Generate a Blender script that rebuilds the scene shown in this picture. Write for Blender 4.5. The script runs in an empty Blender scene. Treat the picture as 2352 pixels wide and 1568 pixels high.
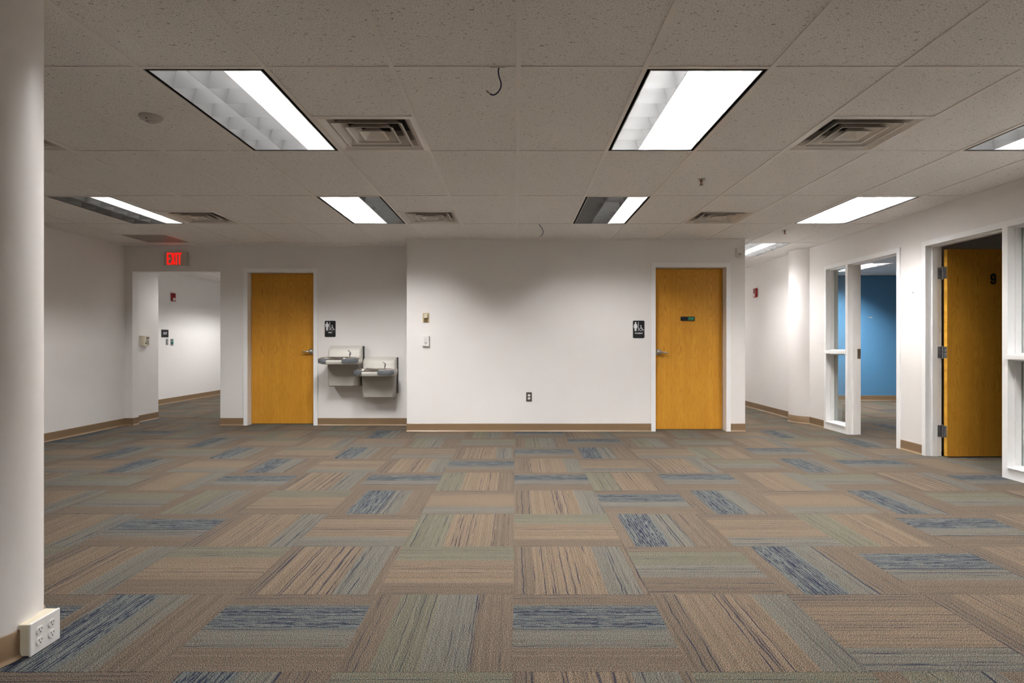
import bpy, bmesh, math, random
from mathutils import Vector, Matrix

S = bpy.context.scene
C = S.collection
random.seed(7)
PI = math.pi

# ------------------------------------------------------------------ camera, world, exposure
CAM_H, FPX, VPX, VPY = 1.12, 1333.0, 1184.0, 788.0
cam_data = bpy.data.cameras.new('camera')
cam_data.sensor_fit = 'HORIZONTAL'
cam_data.sensor_width = 36.0
cam_data.lens = FPX / 2352.0 * 36.0
cam_data.shift_x = -(VPX - 1176.0) / 2352.0
cam_data.shift_y = (VPY - 784.0) / 2352.0
cam_data.clip_start = 0.05
cam = bpy.data.objects.new('camera', cam_data)
cam.location = (0, 0, CAM_H)
cam.rotation_euler = (PI / 2, 0, 0)
C.objects.link(cam)
S.camera = cam

w = bpy.data.worlds.new('world')
S.world = w
w.use_nodes = True
w.node_tree.nodes['Background'].inputs[0].default_value = (0.02, 0.02, 0.02, 1)
w.node_tree.nodes['Background'].inputs[1].default_value = 1.0

S.view_settings.view_transform = 'Standard'
S.view_settings.look = 'None'
S.view_settings.gamma = 1.0
S.view_settings.use_curve_mapping = False
S.view_settings.exposure = 1.88
LAMP = 60.0           # radiance of a fluorescent tube at full output
BAY_W = 8.5           # watts of the louvred beam under each fully lit bay

S.cycles.max_bounces = 8
S.cycles.diffuse_bounces = 5
S.cycles.glossy_bounces = 3
S.cycles.transmission_bounces = 3
S.cycles.transparent_max_bounces = 8
S.cycles.caustics_reflective = True
S.cycles.caustics_refractive = False
S.cycles.sample_clamp_indirect = 40.0
S.cycles.blur_glossy = 0.5

CEIL = 2.442
LW, RW = -5.33, 4.09           # left and right wall faces
YB, YM = 7.38, 7.92            # block face, recessed wall face
BX0, BX1 = -1.382, 2.92        # block sides
T2 = 0.6096
GX0, GY0 = 0.015, 2.79         # ceiling grid origin

# ------------------------------------------------------------------ materials
class NT:
    def __init__(s, name):
        s.m = bpy.data.materials.new(name)
        s.m.use_nodes = True
        s.t = s.m.node_tree
        s.t.nodes.clear()
        s.out = s.t.nodes.new('ShaderNodeOutputMaterial')
    def n(s, typ, **kw):
        nd = s.t.nodes.new(typ)
        for k, v in kw.items():
            setattr(nd, k, v)
        return nd
    def link(s, a, b):
        s.t.links.new(a, b)
    def inp(s, sock, v):
        if v is None:
            return
        if hasattr(v, 'is_output') or isinstance(v, bpy.types.NodeSocket):
            s.link(v, sock)
        else:
            sock.default_value = v
    def math(s, op, a, b=None, c=None, clamp=False):
        nd = s.n('ShaderNodeMath', operation=op)
        nd.use_clamp = clamp
        s.inp(nd.inputs[0], a)
        if b is not None: s.inp(nd.inputs[1], b)
        if c is not None: s.inp(nd.inputs[2], c)
        return nd.outputs[0]
    def mix(s, f, a, b, blend='MIX'):
        nd = s.n('ShaderNodeMix', data_type='RGBA', blend_type=blend)
        s.inp(nd.inputs[0], f)
        s.inp(nd.inputs[6], a)
        s.inp(nd.inputs[7], b)
        return nd.outputs[2]
    def xyz(s, x, y, z=0.0):
        nd = s.n('ShaderNodeCombineXYZ')
        s.inp(nd.inputs[0], x); s.inp(nd.inputs[1], y); s.inp(nd.inputs[2], z)
        return nd.outputs[0]
    def sep(s, v):
        nd = s.n('ShaderNodeSeparateXYZ')
        s.link(v, nd.inputs[0])
        return nd.outputs
    def noise(s, vec, scale=5.0, detail=2.0, rough=0.5, dist=0.0):
        nd = s.n('ShaderNodeTexNoise')
        if vec is not None: s.link(vec, nd.inputs['Vector'])
        nd.inputs['Scale'].default_value = scale
        nd.inputs['Detail'].default_value = detail
        nd.inputs['Roughness'].default_value = rough
        nd.inputs['Distortion'].default_value = dist
        return nd.outputs[0]
    def ramp(s, f, stops, interp='LINEAR'):
        nd = s.n('ShaderNodeValToRGB')
        cr = nd.color_ramp
        cr.interpolation = interp
        while len(cr.elements) < len(stops):
            cr.elements.new(0.5)
        for e, (p, c) in zip(cr.elements, stops):
            e.position = p
            e.color = (*c, 1) if len(c) == 3 else c
        s.inp(nd.inputs[0], f)
        return nd.outputs[0]
    def bump(s, h, strength=0.3, dist=0.002):
        nd = s.n('ShaderNodeBump')
        nd.inputs['Strength'].default_value = strength
        nd.inputs['Distance'].default_value = dist
        s.link(h, nd.inputs['Height'])
        return nd.outputs[0]
    def bsdf(s, color, rough=0.5, metal=0.0, spec=0.5, normal=None, emit=None, estr=0.0):
        b = s.n('ShaderNodeBsdfPrincipled')
        s.inp(b.inputs['Base Color'], color if not isinstance(color, tuple) or len(color) == 4 else (*color, 1))
        s.inp(b.inputs['Roughness'], rough)
        b.inputs['Metallic'].default_value = metal
        b.inputs['Specular IOR Level'].default_value = spec
        if normal is not None: s.link(normal, b.inputs['Normal'])
        if emit is not None:
            b.inputs['Emission Color'].default_value = (*emit, 1)
            b.inputs['Emission Strength'].default_value = estr
        s.link(b.outputs[0], s.out.inputs[0])
        return s.m

def flat(name, col, rough=0.5, metal=0.0, spec=0.5, var=0.04, scale=6.0, bump=0.0, bscale=200.0):
    t = NT(name)
    tc = t.n('ShaderNodeTexCoord').outputs['Object']
    f = t.noise(tc, scale, 3.0)
    c = t.mix(f, (*[v * (1 - var) for v in col], 1), (*[min(1, v * (1 + var)) for v in col], 1))
    nrm = None
    if bump:
        nrm = t.bump(t.noise(tc, bscale, 2.0), bump, 0.001)
    return t.bsdf(c, rough, metal, spec, nrm)

def emission(name, col, strength):
    t = NT(name)
    e = t.n('ShaderNodeEmission')
    e.inputs[0].default_value = (*col, 1)
    e.inputs[1].default_value = strength
    t.link(e.outputs[0], t.out.inputs[0])
    return t.m

M = {}
M['wall'] = flat('wall_paint', (0.79, 0.768, 0.752), 0.55, 0, 0.3, 0.02, 1.5, 0.08, 350)
M['wall_hall'] = M['wall']
M['wall_blue'] = flat('blue_paint', (0.095, 0.255, 0.445), 0.5, 0, 0.3, 0.02, 1.5, 0.08, 350)
M['column'] = flat('column_paint', (0.79, 0.760, 0.745), 0.42, 0, 0.4, 0.02, 1.5, 0.06, 200)
M['frame'] = flat('white_enamel', (0.86, 0.86, 0.86), 0.35, 0, 0.5, 0.02)
M['base'] = flat('vinyl_base', (0.245, 0.160, 0.088), 0.4, 0, 0.5, 0.05, 2.0)
M['base_toe_lit'] = flat('vinyl_base_toe_lit', (0.33, 0.22, 0.13), 0.35, 0, 0.5, 0.05, 2.0)  # lighter base vinyl: light caught by the toe, put into the colour
M['tee'] = flat('grid_enamel', (0.80, 0.76, 0.72), 0.45, 0, 0.4, 0.03)
M['black'] = flat('black_channel', (0.006, 0.006, 0.007), 0.5, 0, 0.3, 0.1)
M['plenum'] = flat('dark_plenum', (0.03, 0.027, 0.023), 0.7, 0, 0.2, 0.3, 8)
M['white_plastic'] = flat('white_plastic', (0.78, 0.76, 0.74), 0.35, 0, 0.5, 0.02)
M['ivory'] = flat('ivory_plastic', (0.66, 0.60, 0.46), 0.4, 0, 0.5, 0.03)
M['tan'] = flat('tan_plastic', (0.52, 0.40, 0.21), 0.4, 0, 0.5, 0.03)
M['tan_dark'] = flat('brown_recess', (0.16, 0.10, 0.04), 0.5, 0, 0.4, 0.05)
M['grey_plate'] = flat('brown_grey_plate', (0.085, 0.075, 0.06), 0.4, 0, 0.5, 0.05)
M['dark'] = flat('dark_plastic', (0.012, 0.013, 0.015), 0.4, 0, 0.5, 0.05)
M['sign_black'] = flat('sign_black', (0.008, 0.009, 0.011), 0.45, 0, 0.4, 0.05)
M['sign_white'] = flat('sign_white', (0.80, 0.80, 0.82), 0.5, 0, 0.4, 0.01)
M['green'] = flat('green_insert', (0.01, 0.16, 0.07), 0.4, 0, 0.5, 0.03)
M['green_text'] = flat('pale_green_print', (0.10, 0.45, 0.27), 0.5, 0, 0.4, 0.02)
M['chrome'] = flat('satin_chrome', (0.62, 0.61, 0.60), 0.22, 1.0, 0.5, 0.04, 30)
M['steel'] = flat('stainless_steel', (0.74, 0.71, 0.68), 0.26, 1.0, 0.5, 0.05, 20)
M['hinge'] = flat('brushed_hinge', (0.34, 0.34, 0.35), 0.4, 0.9, 0.5, 0.12, 60)
M['brass'] = flat('dark_brass', (0.20, 0.13, 0.08), 0.3, 0.9, 0.5, 0.1, 60)
M['fountain'] = flat('putty_enamel', (0.60, 0.585, 0.54), 0.4, 0, 0.5, 0.02, 4)
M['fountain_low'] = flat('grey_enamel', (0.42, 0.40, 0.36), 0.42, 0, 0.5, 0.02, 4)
M['pad'] = flat('grey_rubber', (0.13, 0.14, 0.155), 0.45, 0, 0.4, 0.05)
M['grille'] = flat('dark_grille', (0.035, 0.03, 0.027), 0.5, 0, 0.4, 0.1)
M['red'] = flat('red_enamel', (0.30, 0.006, 0.008), 0.35, 0, 0.5, 0.05)
M['lens'] = flat('clear_lens', (0.75, 0.73, 0.70), 0.12, 0, 0.7, 0.03)
M['cable'] = flat('blue_cable', (0.006, 0.014, 0.075), 0.4, 0, 0.5, 0.05)
M['teal'] = flat('teal_button', (0.02, 0.20, 0.16), 0.35, 0, 0.5, 0.05)
M['silver'] = flat('silver_plate', (0.30, 0.31, 0.33), 0.35, 0.6, 0.5, 0.05)
M['sensor'] = flat('grey_white_plastic', (0.47, 0.44, 0.42), 0.4, 0, 0.4, 0.02)
M['diffuser'] = flat('diffuser_enamel', (0.72, 0.67, 0.62), 0.32, 0.10, 0.5, 0.03)
M['lcd'] = flat('display_glass', (0.01, 0.016, 0.012), 0.2, 0, 0.6, 0.02)
M['key'] = flat('grey_keys', (0.27, 0.27, 0.24), 0.5, 0, 0.4, 0.05)
M['slab'] = flat('concrete', (0.2, 0.19, 0.18), 0.8, 0, 0.2, 0.1)
M['deck'] = flat('deck', (0.10, 0.09, 0.08), 0.8, 0, 0.2, 0.1)
M['pale_sheet'] = flat('pale_sheet_grey', (0.52, 0.54, 0.50), 0.3, 0, 0.5, 0.03)
M['exit_body'] = flat('exit_housing', (0.58, 0.52, 0.44), 0.35, 0, 0.5, 0.03)
M['exit_red'] = emission('exit_letters', (1.0, 0.006, 0.004), 0.5)
M['chip'] = flat('bare_plaster', (0.6, 0.55, 0.48), 0.8, 0, 0.2, 0.1, 40)
M['scuff'] = flat('dark_scuff', (0.05, 0.045, 0.04), 0.8, 0, 0.2, 0.1, 40)
LCOL = (1.0, 0.988, 0.972)
M['tube_on'] = emission('tube_lit', LCOL, LAMP)
M['tube_faint_glow'] = emission('tube_faint_glow', LCOL, LAMP * 0.16)  # glow added to unlit tubes, imitating light leaked from lit bays
M['tube_half'] = emission('tube_half', LCOL, LAMP * 0.32)  # dim tubes, also the added glow of an unlit bay
M['tube_mid'] = emission('tube_mid', LCOL, LAMP * 0.95)
M['tube_off'] = flat('tube_unlit', (0.7, 0.7, 0.7), 0.2, 0, 0.5, 0.01)
M['louver'] = None

def mk_louver():
    t = NT('louver_aluminium')
    tc = t.n('ShaderNodeTexCoord').outputs['Object']
    f = t.noise(tc, 9.0, 2.0)
    c = t.mix(f, (0.40, 0.405, 0.41, 1), (0.45, 0.45, 0.45, 1))
    return t.bsdf(c, 0.30, 0.74, 0.5)
M['louver'] = mk_louver()

def mk_glass():
    t = NT('clear_glass')
    lw = t.n('ShaderNodeLayerWeight'); lw.inputs[0].default_value = 0.5
    fr = t.n('ShaderNodeMath', operation='MULTIPLY_ADD')
    t.link(t.math('POWER', lw.outputs['Facing'], 5.0), fr.inputs[0]); fr.inputs[1].default_value = 0.9; fr.inputs[2].default_value = 0.045
    tr = t.n('ShaderNodeBsdfTransparent'); tr.inputs[0].default_value = (0.93, 0.95, 0.94, 1)
    gl = t.n('ShaderNodeBsdfGlossy'); gl.inputs['Roughness'].default_value = 0.02
    mx = t.n('ShaderNodeMixShader')
    t.link(fr.outputs[0], mx.inputs[0]); t.link(tr.outputs[0], mx.inputs[1]); t.link(gl.outputs[0], mx.inputs[2])
    t.link(mx.outputs[0], t.out.inputs[0])
    return t.m
M['glass'] = mk_glass()

def mk_ceiling_tile():
    t = NT('mineral_fibre_tile')
    tc = t.n('ShaderNodeTexCoord').outputs['Object']
    rnd = t.n('ShaderNodeObjectInfo').outputs['Random']
    x, y, z = t.sep(tc)
    ox = t.math('MULTIPLY_ADD', rnd, 37.0, x)
    oy = t.math('MULTIPLY_ADD', rnd, 11.0, y)
    v = t.xyz(ox, t.math('MULTIPLY', oy, 0.8), 0)
    vw = t.xyz(ox, t.math('MULTIPLY', oy, 2.0), 0)
    pits = t.noise(v, 210.0, 1.5, 0.6)
    pm = t.ramp(pits, [(0.36, (1, 1, 1)), (0.50, (0, 0, 0))])
    worms = t.noise(vw, 52.0, 1.0, 0.5, 0.9)
    wm = t.ramp(worms, [(0.285, (1, 1, 1)), (0.325, (0, 0, 0))])
    big = t.noise(v, 3.0, 2.0)
    base = t.mix(big, (0.85, 0.825, 0.80, 1), (0.90, 0.875, 0.85, 1))
    c = t.mix(t.math('MULTIPLY', pm, 0.50), base, (0.30, 0.27, 0.24, 1))
    c = t.mix(t.math('MULTIPLY', wm, 0.72), c, (0.16, 0.14, 0.12, 1))
    h = t.math('SUBTRACT', 1.0, t.math('MAXIMUM', pm, wm))
    return t.bsdf(c, 0.9, 0, 0.15, t.bump(h, 0.35, 0.003))
M['ctile'] = mk_ceiling_tile()

def mk_perf():
    t = NT('perforated_panel')
    tc = t.n('ShaderNodeTexCoord').outputs['Object']
    vo = t.n('ShaderNodeTexVoronoi'); vo.inputs['Scale'].default_value = 110.0; vo.inputs['Randomness'].default_value = 0.0
    t.link(tc, vo.inputs['Vector'])
    k = t.ramp(vo.outputs['Distance'], [(0.40, (0.03, 0.025, 0.02)), (0.47, (0.30, 0.26, 0.22))])
    return t.bsdf(k, 0.5, 0, 0.4)
M['perf'] = mk_perf()

# carpet: one procedural material for each band pattern; u runs across the bands
MAUVE, TAN, GREY = (0.107, 0.086, 0.067), (0.139, 0.108, 0.079), (0.108, 0.104, 0.091)
BLUE, GREEN, NAVY = (0.094, 0.103, 0.101), (0.109, 0.105, 0.081), (0.010, 0.015, 0.039)
OLIVE = (0.065, 0.052, 0.026)
def mk_carpet(name, bands, dens):
    # bands: (end position, colour); dens: (position, navy share)
    t = NT(name)
    uv = t.n('ShaderNodeUVMap').outputs[0]
    at = t.n('ShaderNodeAttribute'); at.attribute_name = 'seed'
    seed = at.outputs['Fac']
    u, v, _ = t.sep(uv)
    sh = t.math('MULTIPLY', t.math('FRACT', t.math('MULTIPLY', seed, 3.37)), 0.10)
    us = t.math('SUBTRACT', u, sh)
    q = t.math('DIVIDE', t.math('FLOOR', t.math('MULTIPLY', u, 126.0)), 126.0)
    ws = t.math('MULTIPLY', t.math('SUBTRACT', t.noise(t.xyz(v, seed, 0), 40.0, 2.0), 0.5), 0.010)
    uw = t.math('ADD', us, ws)
    st, prev = [], 0.0
    for e, c in bands:
        st.append((max(0.0, prev), c)); prev = e
    base = t.ramp(uw, st, 'CONSTANT')
    # row to row variation
    def rnd(qq, a_, b_):
        wn = t.n('ShaderNodeTexWhiteNoise', noise_dimensions='2D')
        t.link(t.xyz(t.math('MULTIPLY', qq, a_), t.math('MULTIPLY', seed, b_)), wn.inputs['Vector'])
        return wn.outputs['Value']
    rowv = t.math('MULTIPLY_ADD', rnd(q, 97.0, 13.0), 0.30, 0.85)
    # navy yarns: chosen rows, wandering a row or two sideways, broken along their length
    wander = t.math('MULTIPLY', t.math('SUBTRACT', t.noise(t.xyz(t.math('MULTIPLY', v, 3.0), t.math('MULTIPLY', u, 5.0), seed), 1.6, 3.0), 0.5), 0.030)
    qw = t.math('DIVIDE', t.math('FLOOR', t.math('MULTIPLY', t.math('ADD', u, wander), 126.0)), 126.0)
    r1 = rnd(qw, 53.0, 29.0)
    n1 = t.noise(t.xyz(t.math('MULTIPLY', qw, 907.3), t.math('MULTIPLY_ADD', v, 2.2, t.math('MULTIPLY', seed, 31.0)), 0), 1.0, 1.5, 0.55)
    n2 = t.noise(t.xyz(t.math('MULTIPLY', q, 771.3), t.math('MULTIPLY_ADD', v, 5.0, t.math('MULTIPLY', seed, 19.0)), 3.0), 1.0, 2.5, 0.6)
    vl = t.math('ADD', t.math('MULTIPLY_ADD', r1, 0.85, 0.075), t.math('MULTIPLY', t.math('SUBTRACT', n1, 0.5), 0.34))
    alt = t.math('SINE', t.math('MULTIPLY', q, 126.0 * 2 * PI / 2.7))
    vb = t.math('ADD', t.math('MULTIPLY_ADD', rnd(q, 61.0, 7.0), 0.24, 0.38), t.math('MULTIPLY', t.math('SUBTRACT', n2, 0.5), 1.2))
    vb = t.math('ADD', vb, t.math('MULTIPLY', alt, 0.13))
    sv2 = t.xyz(t.math('MULTIPLY', q, 1370.7), t.math('MULTIPLY_ADD', v, 7.0, t.math('MULTIPLY', seed, 17.0)), 5.0)
    s2 = t.noise(sv2, 1.0, 2.0, 0.6)
    dn = t.ramp(uw, [(p, (d, d, d)) for p, d in dens], 'CONSTANT')
    isb = t.math('LESS_THAN', dn, 0.6)
    val = t.math('ADD', t.math('MULTIPLY', vl, t.math('SUBTRACT', 1.0, isb)), t.math('MULTIPLY', vb, isb))
    navy = t.math('MULTIPLY', t.math('SUBTRACT', val, dn), 12.0, clamp=True)
    light = t.math('MULTIPLY', t.math('SUBTRACT', s2, 0.52), 5.0, clamp=True)
    olive = t.math('MULTIPLY', t.math('SUBTRACT', 0.38, s2), 9.0, clamp=True)
    c = t.mix(t.math('MULTIPLY', light, 0.35), base, (0.145, 0.121, 0.096, 1))
    c = t.mix(t.math('MULTIPLY', olive, 0.55), c, (*OLIVE, 1))
    nd = t.n('ShaderNodeMix', data_type='RGBA', blend_type='MULTIPLY')
    nd.inputs[0].default_value = 1.0
    t.link(c, nd.inputs[6]); t.link(t.xyz(rowv, rowv, rowv), nd.inputs[7])
    c = t.mix(t.math('MULTIPLY', navy, 0.92), nd.outputs[2], (*NAVY, 1))
    # loops
    tv = t.xyz(t.math('MULTIPLY', u, 126.0), t.math('MULTIPLY_ADD', v, 170.0, t.math('MULTIPLY', seed, 50.0)), 0)
    tuft = t.noise(tv, 1.35, 1.0, 0.6)
    dk = t.ramp(tuft, [(0.38, (0.08, 0.07, 0.06)), (0.455, (0.80, 0.80, 0.80)), (0.55, (1.12, 1.12, 1.12)), (0.625, (2.3, 2.2, 2.1))])
    c = t.mix(1.0, c, dk, 'MULTIPLY')
    hue = t.noise(t.xyz(t.math('MULTIPLY', u, 126.0), t.math('MULTIPLY', v, 90.0), t.math('MULTIPLY', seed, 9.0)), 0.9, 1.0)
    c = t.mix(1.0, c, t.ramp(hue, [(0.36, (1.12, 0.975, 0.93)), (0.5, (1, 1, 1)), (0.64, (0.91, 1.025, 1.04))]), 'MULTIPLY')
    return t.bsdf(c, 0.95, 0, 0.1, t.bump(tuft, 0.6, 0.004))
lo, hi = 0.86, 0.52
CM = {
 'A': mk_carpet('carpet_blue_band', [(0.10, MAUVE), (0.44, BLUE), (0.66, GREY), (1.1, MAUVE)], [(0, lo + .03), (0.10, hi), (0.42, lo - .06), (0.66, lo + .03)]),
 'B': mk_carpet('carpet_tan_band', [(0.12, MAUVE), (0.66, TAN), (0.92, GREY), (1.1, MAUVE)], [(0, lo - .03), (0.12, lo - .035), (0.66, lo)]),
 'C': mk_carpet('carpet_green_band', [(0.10, MAUVE), (0.38, GREEN), (0.66, GREY), (1.1, MAUVE)], [(0, lo + .02), (0.10, lo), (0.66, lo)]),
 'D': mk_carpet('carpet_green_tan', [(0.26, GREEN), (0.72, TAN), (1.1, MAUVE)], [(0, lo), (0.26, lo), (0.72, lo + .02)]),
}

def mk_wood(name, c0, c1, c2):
    t = NT(name)
    tc = t.n('ShaderNodeTexCoord').outputs['Object']
    x, y, z = t.sep(tc)
    pp = t.n('ShaderNodeMath', operation='PINGPONG')
    t.link(t.math('ADD', x, 10.0), pp.inputs[0]); pp.inputs[1].default_value = 0.2
    xl = t.math('SUBTRACT', pp.outputs[0], 0.1)
    leaf = t.math('FLOOR', t.math('DIVIDE', t.math('ADD', x, 10.0), 0.4))
    lf = t.math('MULTIPLY', leaf, 0.05)
    big = t.noise(t.xyz(t.math('MULTIPLY', xl, 6.0), t.math('MULTIPLY', z, 0.9), lf), 1.6, 3.0, 0.55)
    big2 = t.noise(t.xyz(t.math('MULTIPLY', xl, 22.0), t.math('MULTIPLY', z, 3.0), lf), 1.0, 2.0, 0.55)
    # cathedral contours: height along the leaf against distance from its heart line
    a = t.math('MULTIPLY', t.math('MULTIPLY', xl, xl), 1500.0)
    f = t.math('ADD', t.math('MULTIPLY', z, 9.0), a)
    f = t.math('ADD', f, t.math('MULTIPLY', big, 13.0))
    f = t.math('ADD', f, t.math('MULTIPLY', big2, 1.6))
    ring = t.math('MULTIPLY_ADD', t.math('SINE', t.math('MULTIPLY', f, 4.2)), 0.5, 0.5)
    ring = t.math('POWER', ring, 3.0)
    mask = t.ramp(t.noise(t.xyz(t.math('MULTIPLY', xl, 5.0), t.math('MULTIPLY', z, 1.1), lf), 2.0, 2.0), [(0.38, (0.15,) * 3), (0.62, (1,) * 3)])
    pore = t.noise(t.xyz(t.math('MULTIPLY', x, 420.0), y, t.math('MULTIPLY', z, 9.0)), 1.0, 2.0, 0.6)
    pm = t.ramp(pore, [(0.40, (1,) * 3), (0.52, (0,) * 3)])
    streak = t.noise(t.xyz(t.math('MULTIPLY', x, 30.0), y, t.math('MULTIPLY', z, 0.6)), 1.0, 2.0, 0.6)
    c = t.mix(streak, (*c0, 1), (*c1, 1))
    c = t.mix(t.math('MULTIPLY', t.math('MULTIPLY', ring, mask), 0.58), c, (*c2, 1))
    c = t.mix(t.math('MULTIPLY', pm, 0.38), c, (*c2, 1))
    return t.bsdf(c, 0.38, 0, 0.25, t.bump(pore, 0.05, 0.001))
M['oak'] = mk_wood('oak_veneer', (0.61, 0.278, 0.026), (0.73, 0.375, 0.052), (0.34, 0.122, 0.009))
M['oak_edge'] = mk_wood('oak_edge_band', (0.78, 0.40, 0.045), (0.85, 0.48, 0.07), (0.55, 0.24, 0.02))

# ------------------------------------------------------------------ mesh helpers
class MB:
    def __init__(s):
        s.b = bmesh.new()
    def box(s, x0, x1, y0, y1, z0, z1, bevel=0.0, seg=1):
        v = [s.b.verts.new(p) for p in ((x0,y0,z0),(x1,y0,z0),(x1,y1,z0),(x0,y1,z0),(x0,y0,z1),(x1,y0,z1),(x1,y1,z1),(x0,y1,z1))]
        fs = [s.b.faces.new([v[i] for i in f]) for f in ((3,2,1,0),(4,5,6,7),(0,1,5,4),(1,2,6,5),(2,3,7,6),(3,0,4,7))]
        if bevel:
            es = list({e for f in fs for e in f.edges})
            bmesh.ops.bevel(s.b, geom=es, offset=bevel, segments=seg, affect='EDGES', profile=0.5)
        return s
    def grid(s, rings, closed=True, cap0=False, cap1=False):
        rs = [[s.b.verts.new(p) for p in r] for r in rings]
        n = len(rs[0])
        for a, b in zip(rs, rs[1:]):
            for i in range(n if closed else n - 1):
                j = (i + 1) % n
                s.b.faces.new((a[i], a[j], b[j], b[i]))
        if cap0: s.b.faces.new(list(reversed(rs[0])))
        if cap1: s.b.faces.new(rs[-1])
        return s
    def lathe(s, prof, axis='Z', o=(0, 0, 0), n=20, cap0=False, cap1=False):
        rings = []
        for r, h in prof:
            ring = []
            for i in range(n):
                a = 2 * PI * i / n
                c, d = r * math.cos(a), r * math.sin(a)
                p = {'Z': (c, d, h), 'Y': (c, h, d), 'X': (h, c, d)}[axis]
                ring.append((p[0] + o[0], p[1] + o[1], p[2] + o[2]))
            rings.append(ring)
        return s.grid(rings, True, cap0, cap1)
    def tube(s, pts, r, n=8):
        pts = [Vector(p) for p in pts]
        rr = r if isinstance(r, (list, tuple)) else [r] * len(pts)
        up = Vector((0.31, 0.17, 0.93)).normalized()
        rings = []
        for i, p in enumerate(pts):
            d = (pts[min(i + 1, len(pts) - 1)] - pts[max(i - 1, 0)]).normalized()
            u = d.cross(up).normalized()
            v = d.cross(u).normalized()
            rings.append([tuple(p + (u * math.cos(2 * PI * k / n) + v * math.sin(2 * PI * k / n)) * rr[i]) for k in range(n)])
        return s.grid(rings, True, True, True)
    def prism(s, poly, y0, y1):
        # poly in (x, z), extruded along y from y0 (front) to y1
        a = [s.b.verts.new((x, y0, z)) for x, z in poly]
        b = [s.b.verts.new((x, y1, z)) for x, z in poly]
        n = len(poly)
        s.b.faces.new(a)
        s.b.faces.new(list(reversed(b)))
        for i in range(n):
            j = (i + 1) % n
            s.b.faces.new((a[j], a[i], b[i], b[j]))
        return s
    def prismz(s, poly, z0, z1):
        a = [s.b.verts.new((x, y, z0)) for x, y in poly]
        b = [s.b.verts.new((x, y, z1)) for x, y in poly]
        n = len(poly)
        s.b.faces.new(list(reversed(a)))
        s.b.faces.new(b)
        for i in range(n):
            j = (i + 1) % n
            s.b.faces.new((a[i], a[j], b[j], b[i]))
        return s
    def mesh(s, name, mat, smooth=False, keep=False):
        if not keep:
            bmesh.ops.recalc_face_normals(s.b, faces=s.b.faces[:])
        me = bpy.data.meshes.new(name)
        s.b.to_mesh(me); s.b.free()
        for m in (mat if isinstance(mat, (list, tuple)) else [mat]):
            me.materials.append(m)
        if smooth:
            for p in me.polygons: p.use_smooth = True
            try: me.set_sharp_from_angle(angle=math.radians(38))
            except Exception: pass
        return me
    def obj(s, name, mat, parent=None, smooth=False, keep=False):
        return link(name, s.mesh(name, mat, smooth, keep), parent)

def link(name, me, parent=None, loc=None):
    o = bpy.data.objects.new(name, me)
    C.objects.link(o)
    if parent is not None: o.parent = parent
    if loc is not None: o.location = loc
    return o

def empty(name, loc=(0, 0, 0), rotz=0.0, parent=None):
    o = bpy.data.objects.new(name, None)
    o.empty_display_size = 0.1
    C.objects.link(o)
    o.location = loc
    o.rotation_euler = (0, 0, rotz)
    if parent is not None: o.parent = parent
    return o

def tag(o, label, cat, group=None):
    o['label'] = label
    o['category'] = cat
    if group: o['group'] = group
    return o

def thing(name, label, cat, loc, rotz=0.0, group=None):
    return tag(empty(name, loc, rotz), label, cat, group)

def struct(o, label=None):
    o['kind'] = 'structure'
    if label: o['label'] = label
    return o

def dup(root, loc, rotz=None):
    r = root.copy(); C.objects.link(r); r.location = loc
    if rotz is not None: r.rotation_euler = (0, 0, rotz)
    for ch in list(root.children):
        c = ch.copy(); C.objects.link(c); c.parent = r
        for g in list(ch.children):
            d = g.copy(); C.objects.link(d); d.parent = c
    return r

def text_mesh(body, size, mat, depth=0.002, bold=0.0, sx=1.0, align='CENTER'):
    cu = bpy.data.curves.new('lettering', 'FONT')
    cu.body = body; cu.size = size; cu.extrude = depth / 2; cu.offset = bold
    cu.space_character = 1.0 if len(body) < 3 or bold < .0004 else 1.16; cu.align_x = align; cu.align_y = 'CENTER'
    o = bpy.data.objects.new('lettering', cu)
    C.objects.link(o)
    bpy.context.view_layer.update()
    dg = bpy.context.evaluated_depsgraph_get()
    me = bpy.data.meshes.new_from_object(o.evaluated_get(dg))
    bpy.data.objects.remove(o)
    bpy.data.curves.remove(cu)
    me.transform(Matrix.Diagonal((sx, 1, 1, 1)))
    me.transform(Matrix.Rotation(PI / 2, 4, 'X'))        # upright, reading from -Y
    me.materials.clear(); me.materials.append(mat)
    return me

# ------------------------------------------------------------------ walls
HW = CEIL + 0.003
def wall_x(name, x0, x1, y0, y1, mat, holes=(), top=HW):
    b = MB(); cur = x0
    for a, c, zt in sorted(holes):
        if a > cur: b.box(cur, a, y0, y1, 0, top)
        b.box(a, c, y0, y1, zt, top)
        cur = c
    if cur < x1: b.box(cur, x1, y0, y1, 0, top)
    return struct(b.obj(name, mat))
def wall_y(name, y0, y1, x0, x1, mat, holes=(), top=HW):
    b = MB(); cur = y0
    for a, c, zt in sorted(holes):
        if a > cur: b.box(x0, x1, cur, a, 0, top)
        b.box(x0, x1, a, c, zt, top)
        cur = c
    if cur < y1: b.box(x0, x1, cur, y1, 0, top)
    return struct(b.obj(name, mat))

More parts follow.
